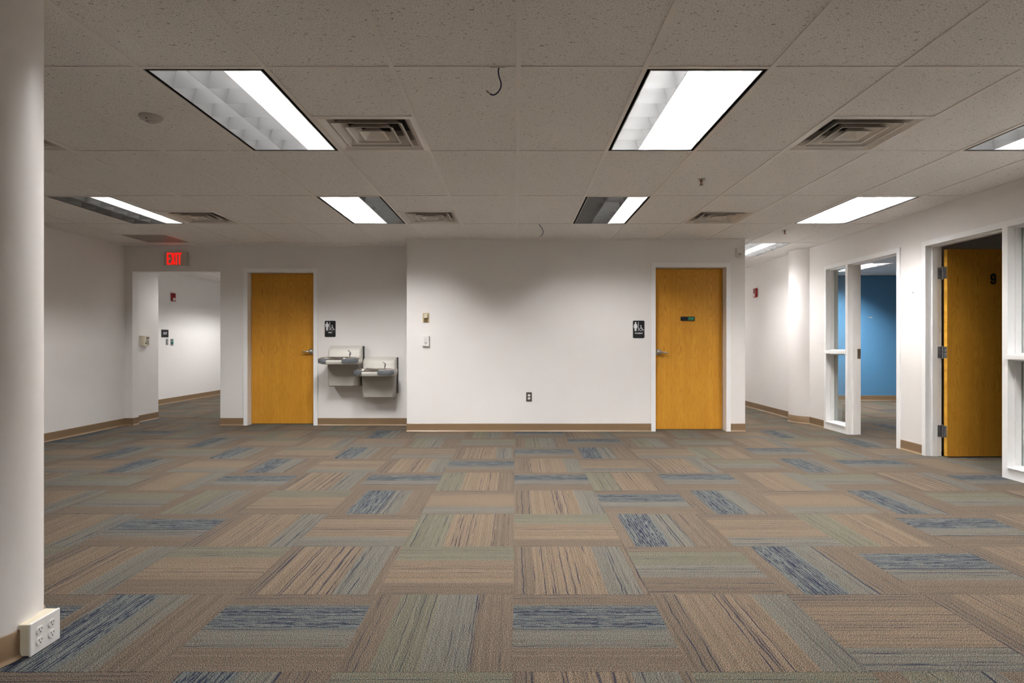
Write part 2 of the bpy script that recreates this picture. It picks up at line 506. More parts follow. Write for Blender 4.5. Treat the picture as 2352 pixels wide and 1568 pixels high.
# clear door openings
D1 = (-3.651, -2.753)      # men's door
D2 = (1.779, 2.677)        # women's door
OP = (-5.228, -4.028, 2.099)
J = 0.03
ZT = 2.085
wall_y('wall_left', -4.0, 8.66, LW - 0.13, LW, M['wall'])
wall_x('wall_back_left', LW, BX0, YM, YM + 0.13, M['wall'],
       [(OP[0], OP[1], OP[2]), (D1[0] - J, D1[1] + J, ZT + J)])
wall_x('wall_back', BX0, BX1, YB, YB + 0.15, M['wall'], [(D2[0] - J, D2[1] + J, ZT + J)])
wall_y('wall_block_left', YB + 0.15, YM, BX0, BX0 + 0.13, M['wall'])
wall_y('wall_block_right', YB + 0.15, 13.2, BX1 - 0.13, BX1, M['wall'])
RT = RW + 0.14
wr = wall_y('wall_right', -4.0, 13.2, RW, RT, M['wall'],
       [(4.355 - J, 5.77 + J, ZT + J), (6.21 - J, 7.62 + J, ZT + J)])
wall_x('wall_front', LW - 0.13, RT, -4.13, -4.0, M['wall'])
wall_x('wall_hall_return', -6.59, LW - 0.13, 8.53, 8.66, M['wall'])
wall_y('wall_hall_left', 8.66, 14.4, -6.59, -6.46, M['wall'], [(9.45 - J, 10.36 + J, ZT + J)])
wall_y('wall_hall_right', YM + 0.13, 14.4, -3.98, -3.85, M['wall'])
wall_x('wall_hall_back', -6.59, -3.85, 14.4, 14.53, M['wall'])
wall_x('wall_corridor_back', BX1 - 0.13, RT, 13.2, 13.33, M['wall'])
wb = wall_x('wall_blue_back', RT, 9.0, 11.35, 11.48, M['wall_blue'])
wall_y('wall_blue_right', 6.11, 11.35, 8.87, 9.0, M['wall'])
wall_x('wall_partition', RT, 9.0, 5.98, 6.11, M['wall'])
wall_y('wall_office_right', 2.9, 5.98, 7.3, 7.43, M['wall'])
wall_x('wall_office_front', RT, 7.43, 2.77, 2.9, M['wall'])


# small marks on walls
b = MB(); b.prism([(6.895, 1.626), (6.93, 1.622), (6.965, 1.615), (6.985, 1.617), (6.975, 1.628), (6.94, 1.633), (6.905, 1.632)], 11.347, 11.351)
o = b.obj('torn_paint', M['chip'], wb)
b = MB(); b.prism([(7.55, 1.0), (7.70, .995), (7.69, 1.003), (7.60, 1.007)], 11.347, 11.351)
b.obj('scuff_mark', M['scuff'], wb)
b = MB(); b.box(RW - 0.003, RW + .001, 5.968, 5.972, 1.632, 1.648)
b.obj('scuff_mark', M['scuff'], wr)

# ------------------------------------------------------------------ baseboards (cove base with a toe)
BH = 0.10
def base_run(b, p0, p1, n):
    # n: unit normal into the room
    p0, p1, n = Vector(p0), Vector(p1), Vector(n)
    prof = [(0.0, 0.0, ), (0.014, 0.0), (0.013, 0.003), (0.0075, 0.012), (0.006, 0.022), (0.006, BH - 0.004), (0.003, BH), (0.0, BH)]
    r0 = [(p0.x + n.x * d, p0.y + n.y * d, z) for d, z in prof]
    r1 = [(p1.x + n.x * d, p1.y + n.y * d, z) for d, z in prof]
    b.grid([r0, r1], True, True, True)
def baseboard(name, runs):
    b = MB()
    for p0, p1, n in runs: base_run(b, p0, p1, n)
    bmesh.ops.recalc_face_normals(b.b, faces=b.b.faces[:])
    me = b.mesh(name, [M['base'], M['base_toe_lit']])
    for p in me.polygons:
        if p.center.z < 0.0125 and p.normal.z > 0.05: p.material_index = 1  # toe coloured lighter for the light it catches
    return struct(link(name, me))
EPS = 0.0
baseboard('baseboard_left', [((LW, -4), (LW, 7.92), (1, 0)), ((LW, YM), (OP[0], YM), (0, -1)), ((OP[0], YM), (OP[0], YM + .13), (1, 0)),
                             ((LW, YM + .13), (LW, 8.66), (1, 0))])
baseboard('baseboard_back_left', [((OP[1], YM), (D1[0] - .055, YM), (0, -1)), ((D1[1] + .055, YM), (BX0, YM), (0, -1)),
                                  ((BX0, YB), (BX0, YM), (-1, 0))])
baseboard('baseboard_back', [((BX0, YB), (D2[0] - .055, YB), (0, -1)), ((D2[1] + .055, YB), (BX1, YB), (0, -1)), ((BX1, YB), (BX1, 13.2), (1, 0))])
baseboard('baseboard_right', [((RW, -4), (RW, 4.30), (-1, 0)), ((RW, 5.825), (RW, 6.155), (-1, 0)), ((RW, 7.675), (RW, 13.2), (-1, 0))])
baseboard('baseboard_blue_room', [((RT, 11.35), (8.87, 11.35), (0, -1)), ((8.87, 6.11), (8.87, 11.35), (-1, 0)), ((RT, 6.11), (8.87, 6.11), (0, 1))])
baseboard('baseboard_hall', [((-6.46, 8.66), (-6.46, 9.39), (1, 0)), ((-6.46, 10.44), (-6.46, 14.4), (1, 0)), ((-3.98, 8.05), (-3.98, 14.4), (-1, 0))])

# ------------------------------------------------------------------ floor of carpet tiles
floor = MB().box(-7.0, 9.2, -4.3, 14.6, -0.15, -0.006).obj('floor', M['slab'])
struct(floor)
def tile_mesh(kind, seed):
    h, i = T2 / 2 - 0.0001, T2 / 2 - 0.0009
    b = bmesh.new()
    def ring(a, z): return [b.verts.new(p) for p in ((-a, -a, z), (a, -a, z), (a, a, z), (-a, a, z))]
    r0, r1, r2 = ring(h, -0.006), ring(h, -0.0008), ring(i, 0.0)
    for A, B_ in ((r0, r1), (r1, r2)):
        for k in range(4):
            b.faces.new((A[k], A[(k + 1) % 4], B_[(k + 1) % 4], B_[k]))
    b.faces.new(r2)
    uv = b.loops.layers.uv.new('UVMap')
    for f in b.faces:
        for l in f.loops:
            l[uv].uv = (l.vert.co.x / T2 + 0.5, l.vert.co.y / T2 + 0.5)
    me = bpy.data.meshes.new('carpet_tile')
    b.to_mesh(me); b.free()
    me.materials.append(CM[kind])
    at = me.attributes.new('seed', 'FLOAT', 'POINT')
    at.data.foreach_set('value', [seed] * len(me.vertices))
    return me
SEEDS = {k: [0.0 + 0.01 * i, 0.297 - .002 * i, 0.15 + .011 * i, 0.52, 0.83 + .013 * i, 0.71 - .01 * i] for i, k in enumerate('ABCD')}
TM = {k: [tile_mesh(k, s) for s in SEEDS[k]] for k in 'ABCD'}
LAY = {  # row: (first column, kinds) as laid in front of the camera
 0: (-3, 'BADBDCB'), 1: (-4, 'AAACABBBB'), 2: (-5, 'DBDBDBCAAB'), 3: (-6, 'ABABBDDABDAB'),
 4: (-7, 'DBCCDABBAABACB'), 5: (-8, 'DBCBABADADABCBAB'), 6: (-8, 'CBABABBABBBCAABC'), 7: (-8, 'BACADABBAABDACBA'),
 8: (-8, 'CBADBBCCCACCBDAB'), 9: (-8, 'ACBDCABCABDCBACB'),
}
FX0, FY0 = -0.010, 1.98
rng = random.Random(11)
cells = []
for r in range(-7, 21):
    for c in range(-12, 16):
        cx, cy = FX0 + (c + .5) * T2, FY0 + (r - .5) * T2
        if not (-6.9 < cx < 9.1 and -4.2 < cy < 14.5): continue
        if r in LAY and 0 <= c - LAY[r][0] < len(LAY[r][1]): k = LAY[r][1][c - LAY[r][0]]
        else: k = rng.choice('AABBBCCDD')
        seen = cy > 1.1 and abs(cx) / max(cy, .1) < 0.98
        # hidden behind the block, men's room or inside closed rooms
        if cy > YB + .3 and BX0 + .3 < cx < BX1 - .3: seen = False
        if cy > YM + .3 and -3.7 < cx < BX0: seen = False
        if cx > RT and not (6.2 < cy < 11.4 and cx < 8.9): seen = seen and 4.6 < cy < 6.0 and cx < 5.6
        if cx < LW - .1 and cy < 8.6: seen = False
        cells.append((0 if seen else 1, math.hypot(cx, cy), r, c, cx, cy, k))
cells.sort()
rest = []
for n, (hid, d, r, c, cx, cy, k) in enumerate(cells):
    rot = -PI / 2 if (r + c) % 2 else 0.0
    me = TM[k][rng.randrange(6)]
    if n < 300 and not hid:
        o = link('carpet_tile', me, floor, (cx, cy, 0))
        o.rotation_euler = (0, 0, rot)
    else:
        rest.append((me, cx, cy, rot))
# the remaining tiles, joined
vs, fs, uvs, mi, sd = [], [], [], [], []
order = 'ABCD'
for me, cx, cy, rot in rest:
    k0 = len(vs); cr, sr = math.cos(rot), math.sin(rot)
    seed = me.attributes['seed'].data[0].value
    for v in me.vertices:
        vs.append((cx + cr * v.co.x - sr * v.co.y, cy + sr * v.co.x + cr * v.co.y, v.co.z)); sd.append(seed)
    for p in me.polygons:
        fs.append([k0 + i for i in p.vertices])
        mi.append([CM[k] for k in order].index(me.materials[0]))
        for l in p.loop_indices: uvs.append(tuple(me.uv_layers[0].data[l].uv))
me = bpy.data.meshes.new('carpet_field')
me.from_pydata(vs, [], fs)
for k in order: me.materials.append(CM[k])
ul = me.uv_layers.new(name='UVMap')
for i, u in enumerate(uvs): ul.data[i].uv = u
for p, i in zip(me.polygons, mi): p.material_index = i
at = me.attributes.new('seed', 'FLOAT', 'POINT'); at.data.foreach_set('value', sd)
o = link('carpet_field', me, floor); o['kind'] = 'stuff'

# ------------------------------------------------------------------ ceiling
ceiling = MB().box(-7.0, 9.2, -4.3, 14.6, CEIL + 0.30, CEIL + 0.36).obj('ceiling', M['deck'])
struct(ceiling)
# cell -> what fills it: (column, row); rows are four feet deep
FIX = {  # lamps from left to right: 1 lit, h and w unlit with an added glow, 0 off
 (-3, 0): 'ww1', (1, 0): 'h11', (5, 0): 'wmm', (-7, 0): '000',
 (-7, 2): '001', (-3, 2): 'n10', (1, 2): '001', (5, 2): 'ppp',
 (5, 4): 'qpq',
 (-3, -4): 'n0n', (1, -4): '0nn',
}
OCC = {(-8, 5), (5, 7), (-9, 7)}
DIF = [(-6, 0), (-2, 0), (3, 0), (-6, 2), (-2, 2), (3, 2)]
RET = [(-8, 3)]
TB = CEIL + 0.005
def ctile(x0, x1, y0, y1):
    return MB().box(x0, x1, y0, y1, 0, 0.015)
g = 0.004
full = MB().box(-T2/2 + g, T2/2 - g, -T2 + g, T2 - g, 0, 0.015).mesh('ceiling_tile', M['ctile'])
half = MB().box(-T2/2 + g, T2/2 - g, -T2/2 + g, T2/2 - g, 0, 0.015).mesh('ceiling_tile', M['ctile'])
def cell_xy(j, k): return GX0 + (j + .5) * T2, GY0 + (2 * k + 1) * T2
nt = 0
for k in range(-6, 10):
    for j in range(-12, 7):
        cx, cy = cell_xy(j, k)
        if cy < -4.4 or cy > 14.6: continue
        if (j, k) in FIX or (j, k) in OCC: continue
        if cx < LW - 0.33 and (cy < 8.0 or cx < -6.75): continue
        if cy - T2 > YM - .1 and -3.5 < cx < BX1 - .4: continue
        if cx > 4.4: continue
        if (j, k) in DIF or (j, k) in RET:
            link('ceiling_tile', half, ceiling, (cx, cy - T2 / 2, TB)); nt += 1
            continue
        link('ceiling_tile', full, ceiling, (cx, cy, TB)); nt += 1
# grid: long runners along Y, cross tees along X
TW = 0.0121
def runner(x, y0, y1, name='ceiling_tee'):
    b = MB().box(-TW, TW, 0, y1 - y0, 0, 0.004).box(-0.002, 0.002, 0.001, y1 - y0 - .001, 0.004, 0.035)
    o = b.obj(name, M['tee'], ceiling); o.location = (x, y0, CEIL); return o
def cross(x0, x1, y, name='ceiling_tee'):
    b = MB().box(0, x1 - x0, -TW * .95, TW * .95, 0.0006, 0.0044).box(.001, x1 - x0 - .001, -0.002, 0.002, 0.0044, 0.03)
    o = b.obj(name, M['tee'], ceiling); o.location = (x0, y, CEIL); return o
for j in range(-11, 7):
    x = GX0 + j * T2
    if x < LW + .02:
        if x > -6.46: runner(x, 8.66, 14.4)
        continue
    if x > RW: continue
    if x < BX0: runner(x, -4, YM)
    elif x < BX1: runner(x, -4, YB)
    else: runner(x, -4, 13.2)
    if -5.33 < x < -3.98: runner(x, YM + .13, 14.4)
for k in range(-5, 10):
    y = GY0 + 2 * k * T2
    if -4 < y < YB: cross(LW, RW, y)
    elif YB <= y < YM: cross(LW, BX0, y); cross(BX1, RW, y)
    elif y < 13.2: cross(BX1, RW, y)
    if 8.06 < y < 14.4: cross(-6.46 if y > 8.66 else LW, -3.98, y)
for (j, k) in DIF + RET:
    cx, cy = cell_xy(j, k)
    cross(cx - T2 / 2, cx + T2 / 2, cy)
# wall angle where the ceiling meets the walls
def angle(x0, x1, y0, y1):
    MB().box(x0, x1, y0, y1, CEIL - .0004, CEIL + .02).obj('wall_angle', M['tee'], ceiling)
angle(LW, LW + .02, -4, YM); angle(RW - .02, RW, -4, 13.2)
angle(LW, BX0, YM - .02, YM); angle(BX0, BX1, YB - .02, YB); angle(BX0 - .02, BX0, YB - .02, YM)
angle(BX1, BX1 + .02, YB - .02, 13.2); angle(-6.46, -6.44, 8.66, 14.4)
# offices behind the right wall: their own grids
BRX, BRY = 5.65, 9.58
for i in range(-3, 6):
    for k in range(-3, 2):
        if (i, k) in ((0, 0),): continue
        x0, y0 = BRX + i * T2, BRY + 2 * k * T2
        xa, xb, ya, yb = max(x0, RT), min(x0 + T2, 8.87), max(y0, 6.11), min(y0 + 2 * T2, 11.35)
        if xb - xa < .05 or yb - ya < .05: continue
        o = MB().box(xa - x0 + g, xb - x0 - g, ya - y0 + g, yb - y0 - g, 0, 0.015).obj('ceiling_tile', M['ctile'], ceiling)
        o.location = (x0, y0, TB); nt += 1
for i in range(-2, 6): runner(BRX + i * T2, 6.11, 11.35)
for k in range(-2, 2): cross(RT, 8.87, BRY + 2 * k * T2)
for i in range(5):
    for k in range(3):
        xa, xb = RT + i * T2, min(RT + (i + 1) * T2, 7.3)
        ya, yb = 2.9 + k * 2 * T2, min(2.9 + (k + 1) * 2 * T2, 5.98)
        o = MB().box(g, xb - xa - g, g, yb - ya - g, 0, 0.015).obj('ceiling_tile', M['ctile'], ceiling)
        o.location = (xa, ya, TB); nt += 1
for i in range(1, 5): runner(RT + i * T2, 2.9, 5.98)
for k in range(1, 3): cross(RT, 7.3, 2.9 + k * 2 * T2)
print('ceiling tiles', nt)

# ------------------------------------------------------------------ light fixtures
FXH, FYH = T2 / 2 - 0.0125, T2 - 0.0125
LXH, LYH = FXH - 0.022, FYH - 0.020
DEPTH = 0.105
def mk_housing():
    b = MB()
    z1 = 0.165
    b.box(-FXH, FXH, -FYH, FYH, z1, z1 + 0.004)
    b.box(-FXH, -FXH + .003, -FYH, FYH, 0.006, z1); b.box(FXH - .003, FXH, -FYH, FYH, 0.006, z1)
    b.box(-FXH + .003, FXH - .003, -FYH, -FYH + .003, 0.006, z1); b.box(-FXH + .003, FXH - .003, FYH - .003, FYH, 0.006, z1)
    q0, q1 = LXH + .0032, LXH + .0055
    b.box(-q1, -q0, -FYH + .003, FYH - .003, .004, z1); b.box(q0, q1, -FYH + .003, FYH - .003, .004, z1)
    b.box(-q0, q0, -LYH - .0055, -LYH - .0032, .004, z1); b.box(-q0, q0, LYH + .0032, LYH + .0055, .004, z1)
    return b.mesh('housing', M['black'])
def mk_reflector():
    b = MB()
    b.box(-LXH, LXH, -LYH, LYH, 0.155, 0.158)
    b.box(-LXH - .003, -LXH, -LYH, LYH, 0.003, 0.155); b.box(LXH, LXH + .003, -LYH, LYH, 0.003, 0.155)
    b.box(-LXH - .003, LXH + .003, -LYH - .003, -LYH, 0.003, 0.155); b.box(-LXH - .003, LXH + .003, LYH, LYH + .003, 0.003, 0.155)
    return b.mesh('reflector', M['white_plastic'])
def mk_louvers():
    b = MB()
    nx, ny = 3, 6
    wx, wy = 2 * LXH / nx, 2 * LYH / ny
    us = [0, .2, .4, .6, .8, 1.0]
    for i in range(nx):
        for j in range(ny):
            cx, cy = -LXH + (i + .5) * wx, -LYH + (j + .5) * wy
            hx, hy = wx / 2 - .0009, wy / 2 - .0009
            rings = []
            for u in us:
                ix, iy = 0.050 * u ** 1.9, 0.030 * u ** 1.9
                z = 0.002 + DEPTH * u
                ax, ay = hx - ix, hy - iy
                rings.append([(cx - ax, cy - ay, z), (cx + ax, cy - ay, z), (cx + ax, cy + ay, z), (cx - ax, cy + ay, z)])
            rs = [[b.b.verts.new(p) for p in r] for r in rings]
            for A, B_ in zip(rs, rs[1:]):
                for k in range(4):
                    f = b.b.faces.new((A[k], B_[k], B_[(k + 1) % 4], A[(k + 1) % 4]))
    # bottom edges between the cells
    for i in range(1, nx): b.box(-LXH + i * wx - .0009, -LXH + i * wx + .0009, -LYH, LYH, 0.0015, 0.004)
    for j in range(1, ny): b.box(-LXH, LXH, -LYH + j * wy - .0009, -LYH + j * wy + .0009, 0.0017, 0.0042)
    me = b.mesh('louver', M['louver'], keep=True)
    for p in me.polygons: p.use_smooth = True
    me.set_sharp_from_angle(angle=math.radians(40))
    return me
def mk_tube(mat):
    b = MB()
    b.lathe([(0.0125, -LYH + .012), (0.0125, LYH - .012)], 'Y', n=10, cap0=True, cap1=True)
    return b.mesh('lamp_tube', mat, True)
ME = dict(h=mk_housing(), r=mk_reflector(), l=mk_louvers())
TUBE = {'1': mk_tube(M['tube_on']), 'w': mk_tube(M['tube_faint_glow']), 'm': mk_tube(M['tube_mid']), 'n': mk_tube(M['tube_mid']), 'k': mk_tube(M['tube_mid']), 'p': mk_tube(M['tube_mid']), 'q': mk_tube(M['tube_half']), 'y': mk_tube(M['tube_on']), 's': mk_tube(M['tube_faint_glow']), 'h': mk_tube(M['tube_half']), '0': mk_tube(M['tube_off'])}
def bay_lamp(frac):
    # louvred (batwing) beam: strongest at 35-50 degrees off the vertical, cut off above 65
    ld = bpy.data.lights.new('bay_lamp', 'AREA')
    ld.shape = 'RECTANGLE'; ld.size = 2 * LXH / 3 - .02; ld.size_y = 2 * LYH - .03
    ld.energy = BAY_W * frac
    ld.color = LCOL
    ld.use_nodes = True
    nt_ = ld.node_tree; nt_.nodes.clear()
    out = nt_.nodes.new('ShaderNodeOutputLight'); em = nt_.nodes.new('ShaderNodeEmission')
    ge = nt_.nodes.new('ShaderNodeNewGeometry'); sp = nt_.nodes.new('ShaderNodeSeparateXYZ')
    def mth(op, x, y=None):
        nd = nt_.nodes.new('ShaderNodeMath'); nd.operation = op
        for i, v in enumerate((x, y)):
            if v is None: continue
            if isinstance(v, (int, float)): nd.inputs[i].default_value = v
            else: nt_.links.new(v, nd.inputs[i])
        return nd.outputs[0]
    L = nt_.links.new
    L(ge.outputs['Incoming'], sp.inputs[0])
    ix, iy, iz = (mth('ABSOLUTE', sp.outputs[i]) for i in range(3))
    def prof(f, st):
        rm = nt_.nodes.new('ShaderNodeValToRGB')
        while len(rm.color_ramp.elements) < len(st): rm.color_ramp.elements.new(.5)
        for e, (d, v) in zip(rm.color_ramp.elements, st): e.position = d; e.color = (v, v, v, 1)
        L(f, rm.inputs[0]); return rm.outputs[0]
    ang = lambda q: mth('DIVIDE', mth('ARCTAN2', q, iz), PI / 2)      # 0 straight down .. 1 level
    D_ = 90.0
    bat = prof(mth('DIVIDE', mth('ARCCOSINE', iz), PI / 2), [(0, .58), (30 / D_, .80), (42 / D_, 1.0), (1, 1.0)])
    lon = prof(ang(iy), [(0, 1.0), (58 / D_, 1.0), (64 / D_, .55), (70 / D_, .12), (75 / D_, 0)])
    crs = prof(ang(ix), [(0, 1.0), (49 / D_, 1.0), (55 / D_, .55), (61 / D_, .12), (66 / D_, 0)])
    L(mth('MULTIPLY', bat, mth('MULTIPLY', lon, crs)), em.inputs['Strength']); L(em.outputs[0], out.inputs[0])
    return ld
BAY = {'1': bay_lamp(1.0), 'm': bay_lamp(.36), 'n': bay_lamp(.55), 'k': bay_lamp(.25), 'p': bay_lamp(.12), 'q': bay_lamp(.09), 's': bay_lamp(1.9), 'y': bay_lamp(1.45), 'h': bay_lamp(.3), 'w': bay_lamp(.10)}  # h and w add a beam under bays whose tubes are off
def fixture(cx, cy, lamps, label):
    r = thing('ceiling_light', label, 'light', (cx, cy, CEIL), 0, 'recessed louvered troffers')
    link('housing', ME['h'], r); link('reflector', ME['r'], r); link('louver', ME['l'], r)
    for i, ch in enumerate(lamps):
        link('lamp_tube', TUBE[ch], r, ((i - 1) * 2 * LXH / 3, 0, 0.116))
        if ch in BAY: link('bay_lamp', BAY[ch], r, ((i - 1) * 2 * LXH / 3, 0, 0.0005))
    return r
LAB = {
 (-3, 0): 'large louvered troffer nearest the left column, only right bay fully lit',
 (1, 0): 'large louvered troffer right of the hanging blue cable, two bays fully lit',
 (5, 0): 'louvered troffer cut off by the right edge of the photo',
 (-7, 0): 'louvered troffer hidden behind the round left column',
 (-7, 2): 'louvered troffer nearest the left wall, two dark bays and one lit',
 (-3, 2): 'louvered troffer above the fountains, right bay dark, middle bay bright',
 (1, 2): 'louvered troffer in front of the centre wall, two grey bays, right bay lit',
 (5, 2): 'fully lit louvered troffer near the right wall, all three bays bright',
 (5, 4): 'louvered troffer in the narrow corridor beside the round right column',
}
for (j, k), lamps in FIX.items():
    cx, cy = cell_xy(j, k)
    fixture(cx, cy, lamps, LAB.get((j, k), 'lit louvered troffer behind the camera, column %s' % {-7: 'by the left wall', -3: 'left of centre', 1: 'right of centre', 5: 'by the right wall'}[j]))
fixture(BRX + T2 / 2, BRY + T2, '111', 'lit louvered troffer in the blue-walled office')
# the hall behind the exit opening
hx, hy = cell_xy(-8, 5)
fixture(hx, hy, 'm00', 'louvered troffer just inside the hall behind the exit opening')
hx, hy = cell_xy(-9, 7)
fixture(hx, hy, '0s0', 'louvered troffer farther down the hall behind the exit opening')
hx, hy = cell_xy(5, 7)
fixture(hx, hy, '010', 'louvered troffer at the far end of the corridor')

# ------------------------------------------------------------------ air diffusers
def mk_diffuser():
    r = thing('air_diffuser', 'square', 'vent', (0, 0, CEIL))
    def sq(a, z): return [(-a, -a, z), (a, -a, z), (a, a, z), (-a, a, z)]
    def rsq(a, z, rad=.012):
        out = []
        for cx, cy, a0 in ((a - rad, a - rad, 0), (-a + rad, a - rad, 90), (-a + rad, -a + rad, 180), (a - rad, -a + rad, 270)):
            for d in (0, 30, 60, 90):
                t = math.radians(a0 + d); out.append((cx + rad * math.cos(t), cy + rad * math.sin(t), z))
        return out
    H = T2 / 2 - 0.0125
    b = MB(); b.grid([sq(H, 0.001), sq(H - .018, 0.001), sq(H - .020, 0.003), sq(H - .05, .02), sq(H - .075, .05), sq(H - .085, .11)])
    b.obj('outer_frame', M['diffuser'], r)
    b = MB(); b.box(-H + .06, H - .06, -H + .06, H - .06, .11, .113)
    b.obj('duct_collar', M['plenum'], r)
    for a in (0.215, 0.146):
        b = MB(); b.grid([rsq(a - .012, .0035), rsq(a, 0.0), rsq(a, .002), rsq(a - .010, .008), rsq(a - .036, .035), rsq(a - .055, .060)])
        b.obj('louver_ring', M['diffuser'], r, True)
    b = MB(); b.grid([rsq(.006, .030, .003), rsq(.036, .030, .004), rsq(.066, .0025, .006), rsq(.079, 0.0), rsq(.079, .003), rsq(.06, .02), rsq(.04, .04)], cap0=True)
    b.obj('centre_cone', M['diffuser'], r, False)
    b = MB(); b.lathe([(.004, .028), (.0035, .0265), (.0, .0262)], n=8)
    b.obj('screw', M['silver'], r)
    return r
proto = mk_diffuser()
DL = {
 (-6, 0): 'square air diffuser half hidden by the round left column',
 (-2, 0): 'square air diffuser just right of the large left troffer',
 (3, 0): 'square stepped air diffuser nearest the upper right corner, dark gaps',
 (-6, 2): 'square air diffuser beside the troffer nearest the left wall',
 (-2, 2): 'small square air diffuser above the outer corner of the centre wall',
 (3, 2): 'square air diffuser above the women\'s restroom door',
}
for n, (j, k) in enumerate(DIF):
    cx, cy = cell_xy(j, k)
    o = proto if n == 0 else dup(proto, (0, 0, 0))
    o.location = (cx, cy + T2 / 2, CEIL)
    tag(o, DL[(j, k)], 'vent', 'square ceiling air diffusers')
for (j, k) in RET:
    cx, cy = cell_xy(j, k)
    r = thing('return_grille', 'dark perforated square return panel in ceiling before the exit sign', 'vent', (cx, cy + T2 / 2, CEIL))
    H = T2 / 2 - .0125
    MB().box(-H + .02, H - .02, -H + .02, H - .02, .004, .006).obj('perforated_panel', M['perf'], r)
    b = MB(); b.box(-H, H, -H, -H + .02, .001, .006).box(-H, H, H - .02, H, .001, .006).box(-H, -H + .02, -H + .02, H - .02, .001, .006).box(H - .02, H, -H + .02, H - .02, .001, .006)
    b.obj('frame', M['diffuser'], r)

# ------------------------------------------------------------------ columns
def column(name, cx, cy, rad, label, y_cap=True):
    r = thing(name, label, 'column', (cx, cy, 0))
    b = MB(); b.lathe([(rad, 0.0), (rad, 0.8), (rad, 1.6), (rad, CEIL - .001)], n=64, cap0=True, cap1=True)
    b.obj('shaft', M['column'], r, True)
    b = MB()
    b.lathe([(rad, 0.0), (rad + .014, 0.0), (rad + .013, .003), (rad + .0075, .012), (rad + .006, .022), (rad + .006, BH - .004), (rad + .003, BH), (rad, BH)], n=64)
    me = b.mesh('column_base', [M['base'], M['base_toe_lit']], True)
    for p in me.polygons:
        if p.center.z < .0125 and p.normal.z > .05: p.material_index = 1  # same painted light on the column's toe
    link('column_base', me, r)
    if y_cap:
        b = MB(); b.lathe([(rad + .001, CEIL - .012), (rad + .016, CEIL - .012), (rad + .016, CEIL - .001), (rad + .001, CEIL - .001)], n=64)
        b.obj('ceiling_ring', M['tee'], r, True)
    return r
column('round_column', -1.99, 2.10, 0.22, 'round white column at the left edge with outlet box at its foot')
column('round_column', 4.20, 8.31, 0.264, 'round white column half sunk in the right wall by the corridor', False)

# ------------------------------------------------------------------ doors
def frame_front(b, x0, x1, yf, yw, yb, zt, cw=0.055):
    """steel frame in a wall facing -Y: casing on the face, jambs in the thickness, stops."""
    b.box(x0 - cw, x0, yf, yw, 0, zt + cw)
    b.box(x1, x1 + cw, yf, yw, 0, zt + cw)
    b.box(x0, x1, yf, yw, zt, zt + cw)
    b.box(x0 - J, x0, yw, yb, 0, zt + J); b.box(x1, x1 + J, yw, yb, 0, zt + J); b.box(x0, x1, yw, yb, zt, zt + J)

def lever(parent, x, y, z, direction):
    """lever handle: rose on the door face (door faces -Y), lever pointing along direction * X."""
    h = empty('door_handle', (x, y, z), 0, parent)
    b = MB(); b.lathe([(0.0, 0.0), (.041, 0.0), (.041, -.005), (.037, -.010), (.021, -.020), (.018, -.022), (0.0, -.022)], 'Y', n=28)
    b.obj('rose', M['chrome'], h, True)
    b = MB()
    b.tube([(0, -.018, 0), (0, -.05, 0)], .0105, 12)
    d = direction
    b.tube([(-d * .012, -.050, 0.001), (d * .012, -.052, 0.001), (d * .04, -.054, 0), (d * .075, -.053, -.003), (d * .105, -.050, -.006), (d * .112, -.046, -.007)],
           [.011, .0145, .0125, .0105, .0085, .006], 12)
    b.obj('lever', M['chrome'], h, True)
    return h

def single_door(name, D, yw, yleaf, yback, label, hand):
    d = struct(empty(name, ((D[0] + D[1]) / 2, yw, 0)), label)
    b = MB()
    x0, x1 = D[0] - d.location.x, D[1] - d.location.x
    frame_front(b, x0, x1, -.015, 0, yback - yw, ZT)
    yl = yleaf - yw
    for (a, c) in ((x0, x0 + .016), (x1 - .016, x1)): b.box(a, c, yl + .046, yl + .075, 0, ZT)
    b.box(x0 + .016, x1 - .016, yl + .046, yl + .075, ZT - .016, ZT)
    b.obj('door_frame', M['frame'], d)
    leaf = MB().box(x0 + .003, x1 - .003, yl, yl + .044, 0.010, ZT - .004, .0015).obj('door_leaf', M['oak'], d)
    hx = x1 - .070 if hand > 0 else x0 + .070
    lever(d, hx, yl, 1.005, -hand)
    # latch edge and hinges on the far side
    hs = x0 if hand > 0 else x1
    for z in (.25, 1.06, 1.84):
        b = MB(); b.lathe([(.006, z - .05), (.006, z + .05)], o=(hs - .002 * (1 if hand > 0 else -1), yl - .004, 0), n=10, cap0=True, cap1=True)
        if hand > 0: b.obj('hinge_barrel', M['frame'], d, True)
    b = MB().box(x0 + .003, x1 - .003, yl + .005, yl + .04, 0.0, .006)
    b.obj('threshold', M['steel'], d)
    return d
d1 = single_door('door_1', D1, YM, YM + .10, YM + .18, 'oak door in white steel frame beside the drinking fountains', +1)
d2 = single_door('door_2', D2, YB, YB + .115, YB + .20, 'oak door in white frame at the right end of the centre wall', -1)

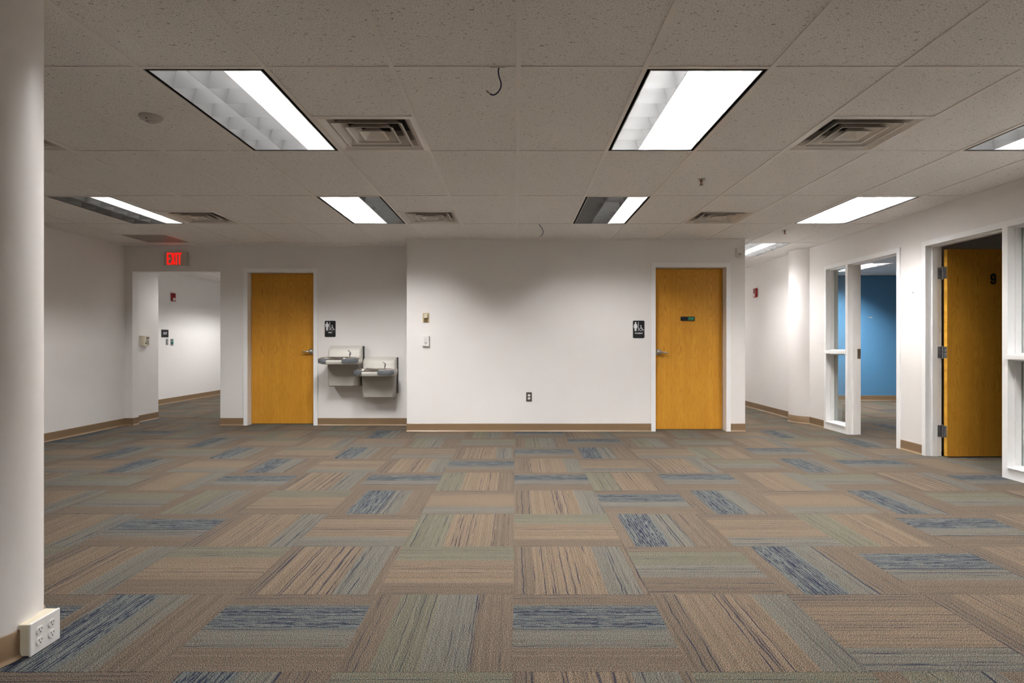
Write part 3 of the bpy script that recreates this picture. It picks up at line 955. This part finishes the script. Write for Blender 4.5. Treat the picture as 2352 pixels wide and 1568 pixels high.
# right wall frames: built in the wall plane x = RW, casing at RW - .015
def frame_right(name, y0, ym0, ym1, y1, label, wname):
    """clear door opening y0..ym0 side and sidelight, mullion between ym0 and ym1"""
    (da, db), (sa, sb) = ((y0, ym0), (ym1, y1)) if y0 < ym0 and ym1 - ym0 < .1 and name == 'door_3' else ((ym1, y1), (y0, ym0))
    d = struct(empty(name, (RW, (da + db) / 2, 0)), label)
    oy = d.location.y
    cw = .05
    xf, xb = -.015, .145
    b = MB()
    def bx(xa, xc, ya, yc, za, zc): b.box(xa, xc, ya - oy, yc - oy, za, zc)
    # casings
    bx(xf, 0, y0 - cw, y0, 0, ZT + cw); bx(xf, 0, y1, y1 + cw, 0, ZT + cw); bx(xf, 0, y0, y1, ZT, ZT + cw)
    # jambs and head in the wall
    bx(0, xb, y0 - J, y0, 0, ZT + J); bx(0, xb, y1, y1 + J, 0, ZT + J); bx(0, xb, y0, y1, ZT, ZT + J)
    # mullion
    bx(xf, xb, ym0, ym1, 0, ZT)
    # door stops with a rabbet on the room side
    st = .016
    bx(.045, .095, da, da + st, 0, ZT); bx(.045, .095, db - st, db, 0, ZT); bx(.045, .095, da + st, db - st, ZT - st, ZT)
    b.obj('door_frame', M['frame'], d)
    # sidelight
    wn = struct(empty(wname, (RW, (sa + sb) / 2, 0)), 'narrow glazed sidelight in the white frame of ' + ('the blue office' if name == 'door_3' else 'the office numbered 9'))
    oy2 = wn.location.y
    b = MB()
    b.box(xf, xb, sa - oy2, sb - oy2, 0, .088)
    b.box(xf - .012, xb, sa - oy2, sb - oy2, .088, .097)
    b.obj('bottom_rail', M['frame'], wn)
    b = MB(); b.box(xf - .022, xb, sa - oy2, sb - oy2, .985, 1.028, .004, 2)
    b.obj('middle_rail', M['frame'], wn)
    b = MB()
    for za, zb in ((.097, .985), (1.028, ZT)):
        for xa, xc in ((.040, .088), (.098, .125)):
            b.box(xa, xc, sa - oy2, sa - oy2 + .014, za, zb); b.box(xa, xc, sb - oy2 - .014, sb - oy2, za, zb)
            b.box(xa, xc, sa - oy2 + .014, sb - oy2 - .014, za, za + .012); b.box(xa, xc, sa - oy2 + .014, sb - oy2 - .014, zb - .012, zb)
    b.obj('glazing_bead', M['frame'], wn)
    for za, zb in ((.097, .985), (1.028, ZT)):
        MB().box(.090, .096, sa - oy2 + .002, sb - oy2 - .002, za + .002, zb - .002).obj('glass_pane', M['glass'], wn)
    return d, wn
d3, w1 = frame_right('door_3', 6.21, 7.119, 7.17, 7.62, 'white steel frame of the open doorway to the blue office', 'window_1')
d4, w2 = frame_right('door_4', 4.355, 4.805, 4.86, 5.77, 'white steel frame with oak door 9 standing open', 'window_2')
# strike plate on the mullion of door_3
b = MB(); b.box(.098, .142, 7.1165 - d3.location.y, 7.119 - d3.location.y, .93, 1.05); b.obj('strike_plate', M['hinge'], d3)
# the open blue office door, folded back against the partition side
b = MB(); b.box(.16, 1.06, 6.20 - d3.location.y, 6.244 - d3.location.y, .01, ZT - .004, .0015); b.obj('door_leaf', M['oak'], d3)
# door 9: leaf swung ninety degrees into the dark office
oy = d4.location.y
leaf9 = empty('door_leaf', (.150, 5.70 - oy, 0), 0, d4)
MB().box(0.002, .90, 0, .044, .008, 2.045, .001).obj('leaf_panel', M['oak'], leaf9)
MB().box(0.0, .002, .001, .043, .008, 2.045).obj('edge_band', M['oak_edge'], leaf9)
def stroke(b, pts, w_, y0, y1):
    # flat stroke of even width along a path in (x, z)
    P = [Vector((x, z)) for x, z in pts]
    L_, R_ = [], []
    for i, p in enumerate(P):
        d = (P[min(i + 1, len(P) - 1)] - P[max(i - 1, 0)]).normalized()
        n = Vector((-d.y, d.x)) * w_ / 2
        L_.append(p + n); R_.append(p - n)
    for i in range(len(P) - 1):
        b.prism([tuple(L_[i]), tuple(L_[i + 1]), tuple(R_[i + 1]), tuple(R_[i])], y0, y1)
def arc(cx, cz, rx, rz, a0, a1, n=10):
    return [(cx + rx * math.cos(math.radians(a0 + (a1 - a0) * i / n)), cz + rz * math.sin(math.radians(a0 + (a1 - a0) * i / n))) for i in range(n + 1)]
b = MB()
NW, NX = .021, .0175
stroke(b, [(NX, .004), (NX, .036)] + arc(0, .030, NX, .0125, 0, 180, 12) + [(-NX, .010)] + arc(0, .004, NX, .0115, 180, 360, 12), NW, -.0022, 0)
stroke(b, [(NX, .030), (NX, -.030)] + arc(0, -.031, NX, .0125, 0, -180, 12) + [(-NX, -.022)], NW, -.0024, 0)
o = b.obj('door_number', M['dark'], leaf9); o.location = (.452, -.0002, 1.752)
for z in (.25, 1.03, 1.815):
    h = empty('hinge', (.146, 5.757 - oy, z), 0, d4)
    b = MB(); b.box(-.050, -.006, .008, .0115, -.057, .057); b.obj('jamb_plate', M['hinge'], h)
    b = MB(); b.box(.0015, .004, -.054, -.008, -.057, .057); b.obj('leaf_plate', M['hinge'], h)
    b = MB(); b.lathe([(.004, -.066), (.0075, -.062), (.0075, .062), (.004, .066)], o=(-.002, -.002, 0), n=12, cap0=True, cap1=True); b.obj('barrel', M['hinge'], h, True)
    b = MB()
    for zz, xx in ((-.043, -.018), (-.016, -.034), (.016, -.034), (.043, -.018)):
        b.lathe([(.0042, 0), (.003, -.002), (0, -.0022)], 'Y', o=(xx, .008, zz), n=8)
        b.lathe([(.0042, 0), (.003, -.002), (0, -.0022)], 'X', o=(.0015, xx - .004, zz), n=8)
    b.obj('screws', M['chrome'], h)
# pale opaque sheet behind the glass of the office sidelight
MB().box(.130, .133, 4.36 - w2.location.y, 4.80 - w2.location.y, .10, 2.07).obj('backing_sheet', M['pale_sheet'], w2)
# hall door frame (seen edge on through the exit opening)
d5 = struct(empty('door_5', (-6.46, 9.905, 0)), 'closed door in white frame in the hall behind the exit opening')
b = MB()
for ya, yb_ in ((-.455 - .055, -.455), (.455, .455 + .055)): b.box(0, .018, ya, yb_, 0, ZT + .055)
b.box(0, .018, -.455, .455, ZT, ZT + .055)
for ya, yb_ in ((-.455 - J, -.455), (.455, .455 + J)): b.box(-.13, 0, ya, yb_, 0, ZT + J)
b.box(-.13, 0, -.455, .455, ZT, ZT + J)
b.obj('door_frame', M['frame'], d5)
MB().box(-.10, -.056, -.452, .452, .01, ZT - .004).obj('door_leaf', M['frame'], d5)

# ------------------------------------------------------------------ exit sign over the opening
r = thing('exit_sign', 'small lit exit sign with red letters above the hall opening', 'sign', (-4.615, YM, 2.265))
MB().box(-.155, .155, -.055, 0, -.095, .095, .010, 2).obj('housing', M['exit_body'], r)
b = MB()
H_, W_, st = .158, .046, .015
y0, y1 = -.0585, -.0548
def bar(xa, xb, za, zb): b.box(xa, xb, y0, y1, za, zb)
zb, zt = -.079, .079
x = -.107                                                         # E
bar(x, x + st, zb, zt); bar(x + st, x + W_, zt - .017, zt); bar(x + st, x + W_ - .006, -.0085, .0085); bar(x + st, x + W_, zb, zb + .017)
x = -.052                                                         # X
for s in (1, -1):
    p = [(0, zb), (st * 1.15, zb), (W_ + .008, zt), (W_ + .008 - st * 1.15, zt)]
    if s < 0: p = [(W_ + .008 - a, c) for a, c in reversed(p)]
    b.prism([(x + a, c) for a, c in p], y0 - (.0002 if s > 0 else 0), y1)
x = .012
bar(x, x + st, zb, zt)                                            # I
x = .036
bar(x, x + .054, zt - .017, zt); bar(x + .0195, x + .0195 + st, zb, zt - .017)   # T
b.obj('lettering', M['exit_red'], r)
b = MB(); b.lathe([(.004, -.003), (.003, -.007), (0, -.008)], o=(.018, -.03, -.095 + .003), n=8); b.obj('test_light', M['exit_red'], r)

# ------------------------------------------------------------------ restroom signs
def rounded(w_, h_, rad, n=5):
    out = []
    for cx, cy, a0 in ((w_ - rad, h_ - rad, 0), (-w_ + rad, h_ - rad, 90), (-w_ + rad, -h_ + rad, 180), (w_ - rad, -h_ + rad, 270)):
        for i in range(n + 1):
            t = math.radians(a0 + 90 * i / n); out.append((cx + rad * math.cos(t), cy + rad * math.sin(t)))
    return out
def disc(b, cx, cz, rad, y0, y1, n=16):
    b.prism([(cx + rad * math.cos(2 * PI * i / n), cz + rad * math.sin(2 * PI * i / n)) for i in range(n)], y0, y1)
def restroom_sign(loc, word, woman, label):
    r = thing('restroom_sign', label, 'sign', loc, 0, 'black restroom signs')
    b = MB(); b.prism(rounded(.073, .110, .012), -.006, 0); b.obj('backing_plate', M['sign_black'], r)
    ya, yb_ = -.0075, -.0055
    b = MB()
    cx = -.0405
    disc(b, cx, .082, .0105, ya, yb_)
    if woman:
        b.prism([(cx - .012, .069), (cx - .017, .066), (cx - .027, .032), (cx - .0215, .029), (cx - .0145, .050), (cx - .024, .014), (cx - .0125, .014),
                 (cx - .0125, -.022), (cx - .001, -.022), (cx - .001, .010), (cx + .001, .010), (cx + .001, -.022), (cx + .0125, -.022), (cx + .0125, .014), (cx + .024, .014),
                 (cx + .0145, .050), (cx + .0215, .029), (cx + .027, .032), (cx + .017, .066), (cx + .012, .069)], ya, yb_)
    else:
        b.prism([(cx - .018, .069), (cx - .024, .063), (cx - .024, .026), (cx - .0185, .024), (cx - .0165, .054), (cx - .0145, .054),
                 (cx - .0145, -.022), (cx - .0015, -.022), (cx - .0015, .022), (cx + .0015, .022), (cx + .0015, -.022), (cx + .0145, -.022),
                 (cx + .0145, .054), (cx + .0165, .054), (cx + .0185, .024), (cx + .024, .026), (cx + .024, .063), (cx + .018, .069)], ya, yb_)
    b.obj('person_symbol', M['sign_white'], r)
    b = MB(); b.box(-.0065, -.0005, ya, yb_, -.022, .092); b.obj('divider_bar', M['sign_white'], r)
    b = MB()
    wx, wz, wr_ = .0275, .0, .0205
    n = 30
    ring = []
    for i in range(n + 1):
        t = math.radians(110 + 265 * i / n)
        ring.append([(wx + q * math.cos(t), wz + q * math.sin(t)) for q in (wr_, wr_ - .0048)])
    for i in range(n):
        (a0, b0), (a1, b1) = ring[i], ring[i + 1]
        b.prism([a0, a1, b1, b0], ya, yb_)
    disc(b, .0275, .046, .0072, ya, yb_, 12)
    b.prism([(.0240, .037), (.0310, .037), (.0330, .010), (.0255, .008)], ya, yb_)
    b.prism([(.0265, .025), (.0265, .019), (.0425, .019), (.0425, .024)], ya, yb_)
    b.prism([(.0255, .013), (.0275, .0065), (.0440, .0065), (.0455, .012)], ya, yb_)
    b.prism([(.0400, .010), (.0455, .012), (.0590, -.012), (.0540, -.015)], ya, yb_)
    b.prism([(.0540, -.015), (.0565, -.010), (.0665, -.006), (.0685, -.0105)], ya, yb_)
    b.obj('wheelchair_symbol', M['sign_white'], r)
    b = MB(); b.box(-.069, .069, ya + .0006, yb_, -.0385, -.0365); b.obj('rule_line', M['silver'], r)
    me = text_mesh(word, .0215, M['sign_white'], .002, .0006, 1.08)
    link('lettering', me, r, (0, -.0065, -.0525))
    b = MB()
    rr = random.Random(len(word))
    for i in range(len(word)):
        for dx in (0, .0025):
            for dz in (0, -.0025, -.005):
                if rr.random() < .55: disc(b, (i - len(word) / 2 + .3) * .0075 + dx, -.072 + dz, .0009, -.0068, -.0058, 6)
    b.obj('raised_dots', M['sign_black'], r)
    return r
restroom_sign((-2.528, YM, 1.316), 'MEN', False, 'black restroom sign reading MEN above the left fountain')
restroom_sign((1.566, YB, 1.297), 'WOMEN', True, 'black restroom sign reading WOMEN on the centre wall')

# vacancy slider on the women's door
r = thing('vacancy_sign', 'narrow black sliding sign with green end on the women\'s door', 'sign', (2.222, YB + .115, 1.437))
MB().prism(rounded(.091, .0265, .007), -.010, 0).obj('slide_body', M['sign_black'], r)
MB().box(.004, .081, -.0112, -.0098, -.0195, .0205).obj('green_panel', M['green'], r)
link('lettering', text_mesh('VACANT', .0155, M['green_text'], .001, .0002, 1.0), r, (.0425, -.0113, .001))

# ------------------------------------------------------------------ wall devices
def receptacle(parent, x, z, y, s=1.0, mat=None, dark=None, name='receptacle'):
    e = empty(name, (x, y, z), 0, parent)
    b = MB()
    pts = []
    for i in range(24):
        t = 2 * PI * i / 24
        pts.append((.0172 * s * math.cos(t), max(-.0138, min(.0138, .0172 * math.sin(t))) * s))
    b.prism(pts, -.003, 0); b.obj('face', mat or M['white_plastic'], e)
    b = MB()
    b.box(-.0075 * s, -.0052 * s, -.0034, -.0028, 0, .0085 * s); b.box(.0052 * s, .0075 * s, -.0034, -.0028, .0008 * s, .0078 * s)
    disc(b, 0, -.0068 * s, .0027 * s, -.0034, -.0028, 10)
    b.obj('slots', dark or M['dark'], e)
    return e
r = thing('wall_outlet', 'dark grey duplex wall outlet low on the centre wall', 'outlet', (.172, YB, .439))
MB().box(-.036, .036, -.006, 0, -.058, .058, .002).obj('cover_plate', M['grey_plate'], r)
for z in (.0195, -.0195): receptacle(r, 0, z, -.006)
b = MB(); disc(b, 0, 0, .003, -.0075, -.006, 8); b.obj('screw', M['brass'], r)

r = thing('dimmer_switch', 'tan wall dimmer switch on the centre wall, upper of the two', 'switch', (-1.138, YB, 1.444))
b = MB(); b.box(-.041, .041, -.007, 0, -.058, .060, .002); b.obj('cover_plate', M['tan'], r)
MB().box(-.024, .024, -.009, -.006, -.056, -.008).obj('switch_slot', M['tan_dark'], r)
MB().box(-.025, .025, -.024, -.006, -.006, .050, .003).obj('slider', M['ivory'], r)

r = thing('occupancy_switch', 'white wall switch with round sensor, below the tan dimmer', 'switch', (-1.137, YB, 1.150))
MB().box(-.042, .042, -.030, 0, -.068, .064, .003).obj('body', M['white_plastic'], r)
b = MB(); disc(b, .001, -.026, .016, -.034, -.0295, 20); b.obj('sensor_lens', M['sensor'], r)
b = MB(); b.box(-.030, .030, -.0325, -.0295, .012, .050, .001); b.obj('rocker', M['white_plastic'], r)

r = thing('motion_detector', 'small white motion detector high on the centre wall\'s right end', 'sensor', (2.835, YB, 2.268))
b = MB()
prof = [(.0, .033), (.028, .033), (.04, .026), (.044, .012)]
rings = []
for z, s in ((-.055, .80), (-.048, .95), (-.02, 1), (.02, 1), (.045, .95), (.053, .75)):
    rings.append([(-.034, 0, z), (-.034, -.022 * s, z), (-.026, -.038 * s, z), (0, -.046 * s, z), (.026, -.038 * s, z), (.034, -.022 * s, z), (.034, 0, z)])
b.grid(rings, True, True, True); b.obj('body', M['white_plastic'], r, False)
b = MB(); b.box(-.020, .020, -.0478, -.040, -.040, -.006, .002); b.obj('lens_window', M['sensor'], r)
b = MB(); disc(b, 0, .022, .004, -.0475, -.044, 8); b.obj('indicator', M['dark'], r)

def fire_alarm(loc, rotz, label):
    r = thing('fire_alarm_strobe', label, 'alarm', loc, rotz, 'red fire alarm strobes')
    MB().box(-.058, .058, -.032, 0, -.078, .078, .006).obj('body', M['red'], r)
    b = MB(); b.lathe([(.030, -.030), (.030, -.040), (.024, -.052), (.012, -.060), (0, -.062)], 'Y', o=(-.012, 0, -.038), n=16); b.obj('strobe_lens', M['lens'], r, True)
    b = MB()
    for i in range(4): b.box(-.036 + i * .018, -.030 + i * .018, -.0335, -.031, .012, .058)
    b.obj('sounder_slots', M['dark'], r)
    return r
fire_alarm((RW, 9.86, 1.975), -PI / 2, 'red fire alarm strobe on the corridor wall beyond the centre block')
fire_alarm((-6.46, 10.93, 1.985), PI / 2, 'red fire alarm strobe on the dim hall wall seen through the opening')

# alarm keypad on the left wall, inside the opening
r = thing('alarm_keypad', 'ivory alarm keypad with small dark display inside the hall opening', 'keypad', (LW, 8.315, 1.155), PI / 2)
b = MB()
sec = [(-.085, 0), (-.085, -.026), (-.075, -.034), (-.045, -.040), (.005, -.034), (.085, -.030), (.085, 0)]
b.grid([[(x, y, -.072) for x, y in sec], [(x, y, .070) for x, y in sec]], True, True, True)
b.obj('body', M['ivory'], r)
MB().box(.014, .072, -.0372, -.030, .030, .050).obj('display', M['lcd'], r)
b = MB()
for i in range(4):
    for j in range(4):
        b.box(.014 + i * .0148, .025 + i * .0148, -.0370, -.030, -.050 + j * .0165, -.040 + j * .0165)
b.obj('keys', M['key'], r)
MB().box(-.016, .004, -.0385, -.030, -.042, -.024).obj('panic_button', M['dark'], r)

# plates on the hall wall
r = thing('exit_plate', 'small black square plate reading EXIT on the hall wall', 'sign', (-6.46, 10.69, 1.300), PI / 2)
MB().prism(rounded(.105, .070, .006), -.006, 0).obj('backing_plate', M['sign_black'], r)
link('lettering', text_mesh('EXIT', .058, M['sign_white'], .002, .0012, .85), r, (.002, -.007, 0))
r = thing('hall_switch', 'narrow grey switch plate below the black EXIT plate', 'switch', (-6.46, 10.755, 1.145), PI / 2)
MB().box(-.036, .036, -.005, 0, -.056, .056, .002).obj('cover_plate', M['silver'], r)
MB().box(-.006, .006, -.016, -.004, -.010, .012).obj('toggle', M['white_plastic'], r)
r = thing('door_release', 'grey plate with round green door release button, hall wall', 'switch', (-6.46, 10.91, 1.140), PI / 2)
MB().box(-.044, .044, -.006, 0, -.062, .062, .002).obj('cover_plate', M['silver'], r)
b = MB(); b.lathe([(.026, 0), (.026, -.014), (.020, -.020), (0, -.021)], 'Y', o=(.004, 0, -.012), n=16); b.obj('push_button', M['teal'], r, True)
MB().box(-.030, .030, -.0075, -.005, .030, .050).obj('legend_strip', M['teal'], r)

# surface outlet box at the foot of the left column
r = thing('surface_outlet_box', 'ivory surface box with four white receptacles at the column foot', 'outlet', (-1.783, 2.135, .0), PI / 2)
# local -Y faces the room (+X), local X runs along world +Y
MB().box(-.066, .066, -.047, .0, .004, .116, .002).obj('box', M['ivory'], r)
MB().box(-.068, .068, -.055, -.047, .001, .118, .003, 2).obj('cover_plate', M['white_plastic'], r)
for x in (-.027, .027):
    for z in (.0405, .0795): receptacle(r, x, z, -.055, .92)

# ------------------------------------------------------------------ ceiling devices
r = thing('occupancy_sensor', 'round white occupancy sensor on the ceiling near the left column', 'sensor', (-2.135, 3.40, CEIL + .005))
b = MB(); b.lathe([(.0, 0), (.064, 0.0), (.063, -.008), (.052, -.020), (.032, -.030), (.028, -.031)], n=32)
b.lathe([(.028, -.031), (.028, -.029), (0, -.029)], n=32); b.obj('body', M['sensor'], r, True)
b = MB(); b.lathe([(.025, -.029), (.022, -.036), (.010, -.040), (0, -.041)], n=20); b.obj('lens_dome', M['sensor'], r, True)
b = MB(); b.box(-.060, -.046, -.014, .012, -.024, -.010, .003); b.obj('sensor_window', M['white_plastic'], r)
b = MB(); b.box(-.003, .003, -.047, -.042, -.028, -.018); b.obj('indicator', M['dark'], r)

def sprinkler(loc, label):
    r = thing('fire_sprinkler', label, 'sprinkler', loc, .5, 'brass ceiling sprinkler heads')
    b = MB(); b.lathe([(.040, 0), (.040, -.002), (.034, -.007), (.016, -.009), (.012, -.006)], n=24); b.obj('escutcheon', M['chrome'], r, True)
    b = MB(); b.lathe([(.011, -.002), (.011, -.016), (.008, -.018), (.003, -.019)], n=12, cap1=True); b.obj('body', M['brass'], r, True)
    b = MB()
    for s in (1, -1): b.tube([(s * .010, 0, -.014), (s * .013, 0, -.026), (s * .009, 0, -.038), (s * .003, 0, -.045)], .0025, 6)
    b.obj('frame_arms', M['brass'], r, True)
    b = MB(); b.tube([(0, 0, -.018), (0, 0, -.042)], .003, 8); b.obj('glass_bulb', M['red'], r, True)
    b = MB()
    n = 12; pts = []
    for i in range(2 * n):
        t = 2 * PI * i / (2 * n); q = .017 if i % 2 == 0 else .013
        pts.append((q * math.cos(t), q * math.sin(t)))
    b.prismz(pts, -.047, -.0455); b.obj('deflector', M['brass'], r)
    return r
sprinkler((1.505, 4.70, CEIL + .005), 'sprinkler head beyond the large right troffer')
sprinkler((3.165, 6.82, CEIL + .005), 'sprinkler head between the fully lit troffer and the corridor')

def cable(loc, pts, rad, label, clip):
    r = thing('hanging_cable', label, 'cable', loc, 0, 'loose blue cables hanging from the ceiling')
    sm = []
    P = [Vector(p) for p in pts]
    for i in range(len(P) - 1):
        p0, p1, p2, p3 = P[max(i - 1, 0)], P[i], P[i + 1], P[min(i + 2, len(P) - 1)]
        for k in range(5):
            t = k / 5
            sm.append(.5 * ((2 * p1) + (p2 - p0) * t + (2 * p0 - 5 * p1 + 4 * p2 - p3) * t * t + (3 * p1 - p0 - 3 * p2 + p3) * t ** 3))
    sm.append(P[-1])
    b = MB(); b.tube(sm, rad, 8); b.obj('jacket', M['cable'], r, True)
    e = P[-1]; d = (P[-1] - P[-2]).normalized()
    b = MB()
    for k, (a, c) in enumerate(((.004, .003), (-.003, .004), (.0, -.004), (.005, -.002))):
        b.tube([e, e + d * .010 + Vector((a * .4, 0, c * .4)), e + d * .021 + Vector((a, 0, c))], .0011, 5)
    b.obj('bare_wires', M['brass'], r)
    if clip:
        b = MB(); b.box(-.042, .030, -.009, .009, -.0035, 0); b.obj('grid_clip', M['white_plastic'], r)
    return r
k = 2.79 / FPX
cable((-.079, 2.79, CEIL), [(0, -.005, .0), (-.003, -.01, -.02), (.001, -.012, -.048), (.009, -.015, -.075), (.009, -.016, -.098), (-.003, -.018, -.122), (-.022, -.018, -.136), (-.036, -.018, -.135), (-.043, -.018, -.130)], .0034,
      'dark blue cable curling down from the ceiling grid in the foreground', True)
cable((.262, 6.46, CEIL), [(0, 0, 0), (.016, -.005, -.02), (.034, -.01, -.045), (.045, -.01, -.075), (.044, -.01, -.10), (.034, -.01, -.118), (.022, -.01, -.124)], .0036,
      'small far blue cable hanging before the centre wall', False)

# ------------------------------------------------------------------ drinking fountains
def mk_fountain():
    r = thing('drinking_fountain', 'x', 'fountain', (0, 0, 0))
    # local: x right, -y into the room, z up from the cabinet's underside; wall plane y = 0
    Wc = .222
    b = MB()
    prof = [(-.002, .54), (-.060, .536), (-.135, .515), (-.160, .492), (-.165, .40)]          # splash back, top to basin
    rings = []
    rad = .03
    def sect(y, z, wx, back=-.002):
        return [(-wx, back, z), (-wx, y + rad, z), (-wx + .006, y + .012, z), (-wx + rad * .7, y, z), (wx - rad * .7, y, z), (wx - .006, y + .012, z), (wx, y + rad, z), (wx, back, z)]
    for y, z, wx in ((-.035, .541, .205), (-.075, .538, .210), (-.13, .518, .214), (-.158, .492, .217), (-.168, .46, .219), (-.172, .36, .222)):
        rings.append(sect(y, z, wx))
    b.grid(list(reversed(rings)), True, True, True)
    b.obj('splash_back', M['fountain'], r, True)
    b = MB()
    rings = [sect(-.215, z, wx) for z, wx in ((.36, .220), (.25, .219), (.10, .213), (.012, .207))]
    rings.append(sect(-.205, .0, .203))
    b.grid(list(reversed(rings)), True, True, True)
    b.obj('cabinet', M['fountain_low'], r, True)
    # dark louvred panel along the wall side
    b = MB(); b.box(.2235, .2290, -.060, -.004, .05, .535); b.obj('side_panel', M['grille'], r)
    b = MB()
    for i in range(14): b.box(.2288, .2305, -.050, -.014, .09 + i * .028, .104 + i * .028)
    b.obj('grille_slots', M['dark'], r)
    # basin outline (plan): deeper on the left, drawn back on the right
    def outline(o=0.0):
        pts = []
        L, R_, F, B_ = -.268 - o, .268 + o, -.455 - o, -.16
        rl, rr = .115, .17
        pts.append((L + .062, B_)); pts.append((L + .052, -.225)); pts.append((L + .010, -.25))
        for i in range(9):
            t = math.radians(180 + 90 * i / 8); pts.append((L + rl + rl * math.cos(t), F + rl + rl * math.sin(t)))
        for i in range(1, 14):
            f = i / 14; x = (L + rl) * (1 - f) + (R_ - rr) * f
            pts.append((x, F + .018 * math.sin(PI * f)))
        for i in range(9):
            t = math.radians(270 + 90 * i / 8); pts.append((R_ - rr + rr * math.cos(t), F + rr + rr * math.sin(t)))
        pts.append((R_ - .003, -.24)); pts.append((R_ - .045, -.185)); pts.append((R_ - .07, B_))
        return pts
    def ring(o, z): return [(x, y, z) for x, y in outline(o)]
    def inset(s, z):
        c = Vector((-.01, -.29))
        return [(c.x + (x - c.x) * s, c.y + (y - c.y) * s, z) for x, y in outline()]
    b = MB(); b.grid([inset(.80, .300), inset(.93, .306), ring(-.006, .318), ring(0, .330), ring(0, .352), ring(-.004, .358)], True, True, True)
    b.obj('basin_rim', M['fountain'], r, True)
    b = MB(); b.grid([ring(-.003, .358), ring(0, .364), ring(-.002, .384), ring(-.014, .394), inset(.86, .396), inset(.80, .388), inset(.62, .366), inset(.2, .361)], True, False, True)
    b.obj('basin_top', M['steel'], r, True)
    # push pads at both front corners
    def pad(i0, i1):
        pts = outline(.001); out = outline(.014)
        b = MB()
        seg = list(range(i0, i1 + 1))
        rings = []
        for n, i in enumerate(seg):
            t = n / (len(seg) - 1)
            e = min(1, 7 * min(t, 1 - t) + .62)
            z0, z1 = .345 - .030 * e, .345 + .032 * e
            (xa, ya), (xb, yb_) = pts[i], out[i]
            xm, ym = xa + (xb - xa) * (.35 + .65 * e), ya + (yb_ - ya) * (.35 + .65 * e)
            xq, yq = xm * .8 + xa * .2, ym * .8 + ya * .2
            rings.append([(xa, ya, z0), (xq, yq, z0 + .003), (xm, ym, z0 + .014), (xm, ym, z1 - .014), (xq, yq, z1 - .003), (xa, ya, z1)])
        b.grid(rings, True, True, True)
        return b.obj('push_pad', M['pad'], r, True)
    pad(3, 11)
    pad(22, 30)
    # bubbler with a curved spout
    bb = empty('bubbler', (.105, -.27, .388), 0, r)
    b = MB(); b.lathe([(.018, -.01), (.017, .004), (.009, .010), (.008, .030), (.0085, .034)], n=16, cap1=True); b.obj('stem', M['chrome'], bb, True)
    b = MB(); b.tube([(0, 0, .028), (.006, 0, .045), (.006, 0, .064), (-.004, 0, .080), (-.018, 0, .088), (-.027, 0, .090)], [.008, .009, .009, .0085, .0075, .006], 10)
    b.tube([(.003, 0, .046), (-.008, 0, .044), (-.012, 0, .038)], [.006, .005, .004], 8)
    b.obj('spout', M['chrome'], bb, True)
    b = MB(); b.box(-.175, -.100, -.2168, -.2145, .045, .062, .0005); b.obj('name_plate', M['sensor'], r)
    return r
f1 = mk_fountain()
f1.location = (-2.287, YM, .545)
tag(f1, 'higher drinking fountain on the left, next to the men\'s door', 'fountain', 'pair of wall drinking fountains')
f2 = dup(f1, (-1.826, YM, .393))
tag(f2, 'lower drinking fountain on the right, near the wall corner', 'fountain', 'pair of wall drinking fountains')
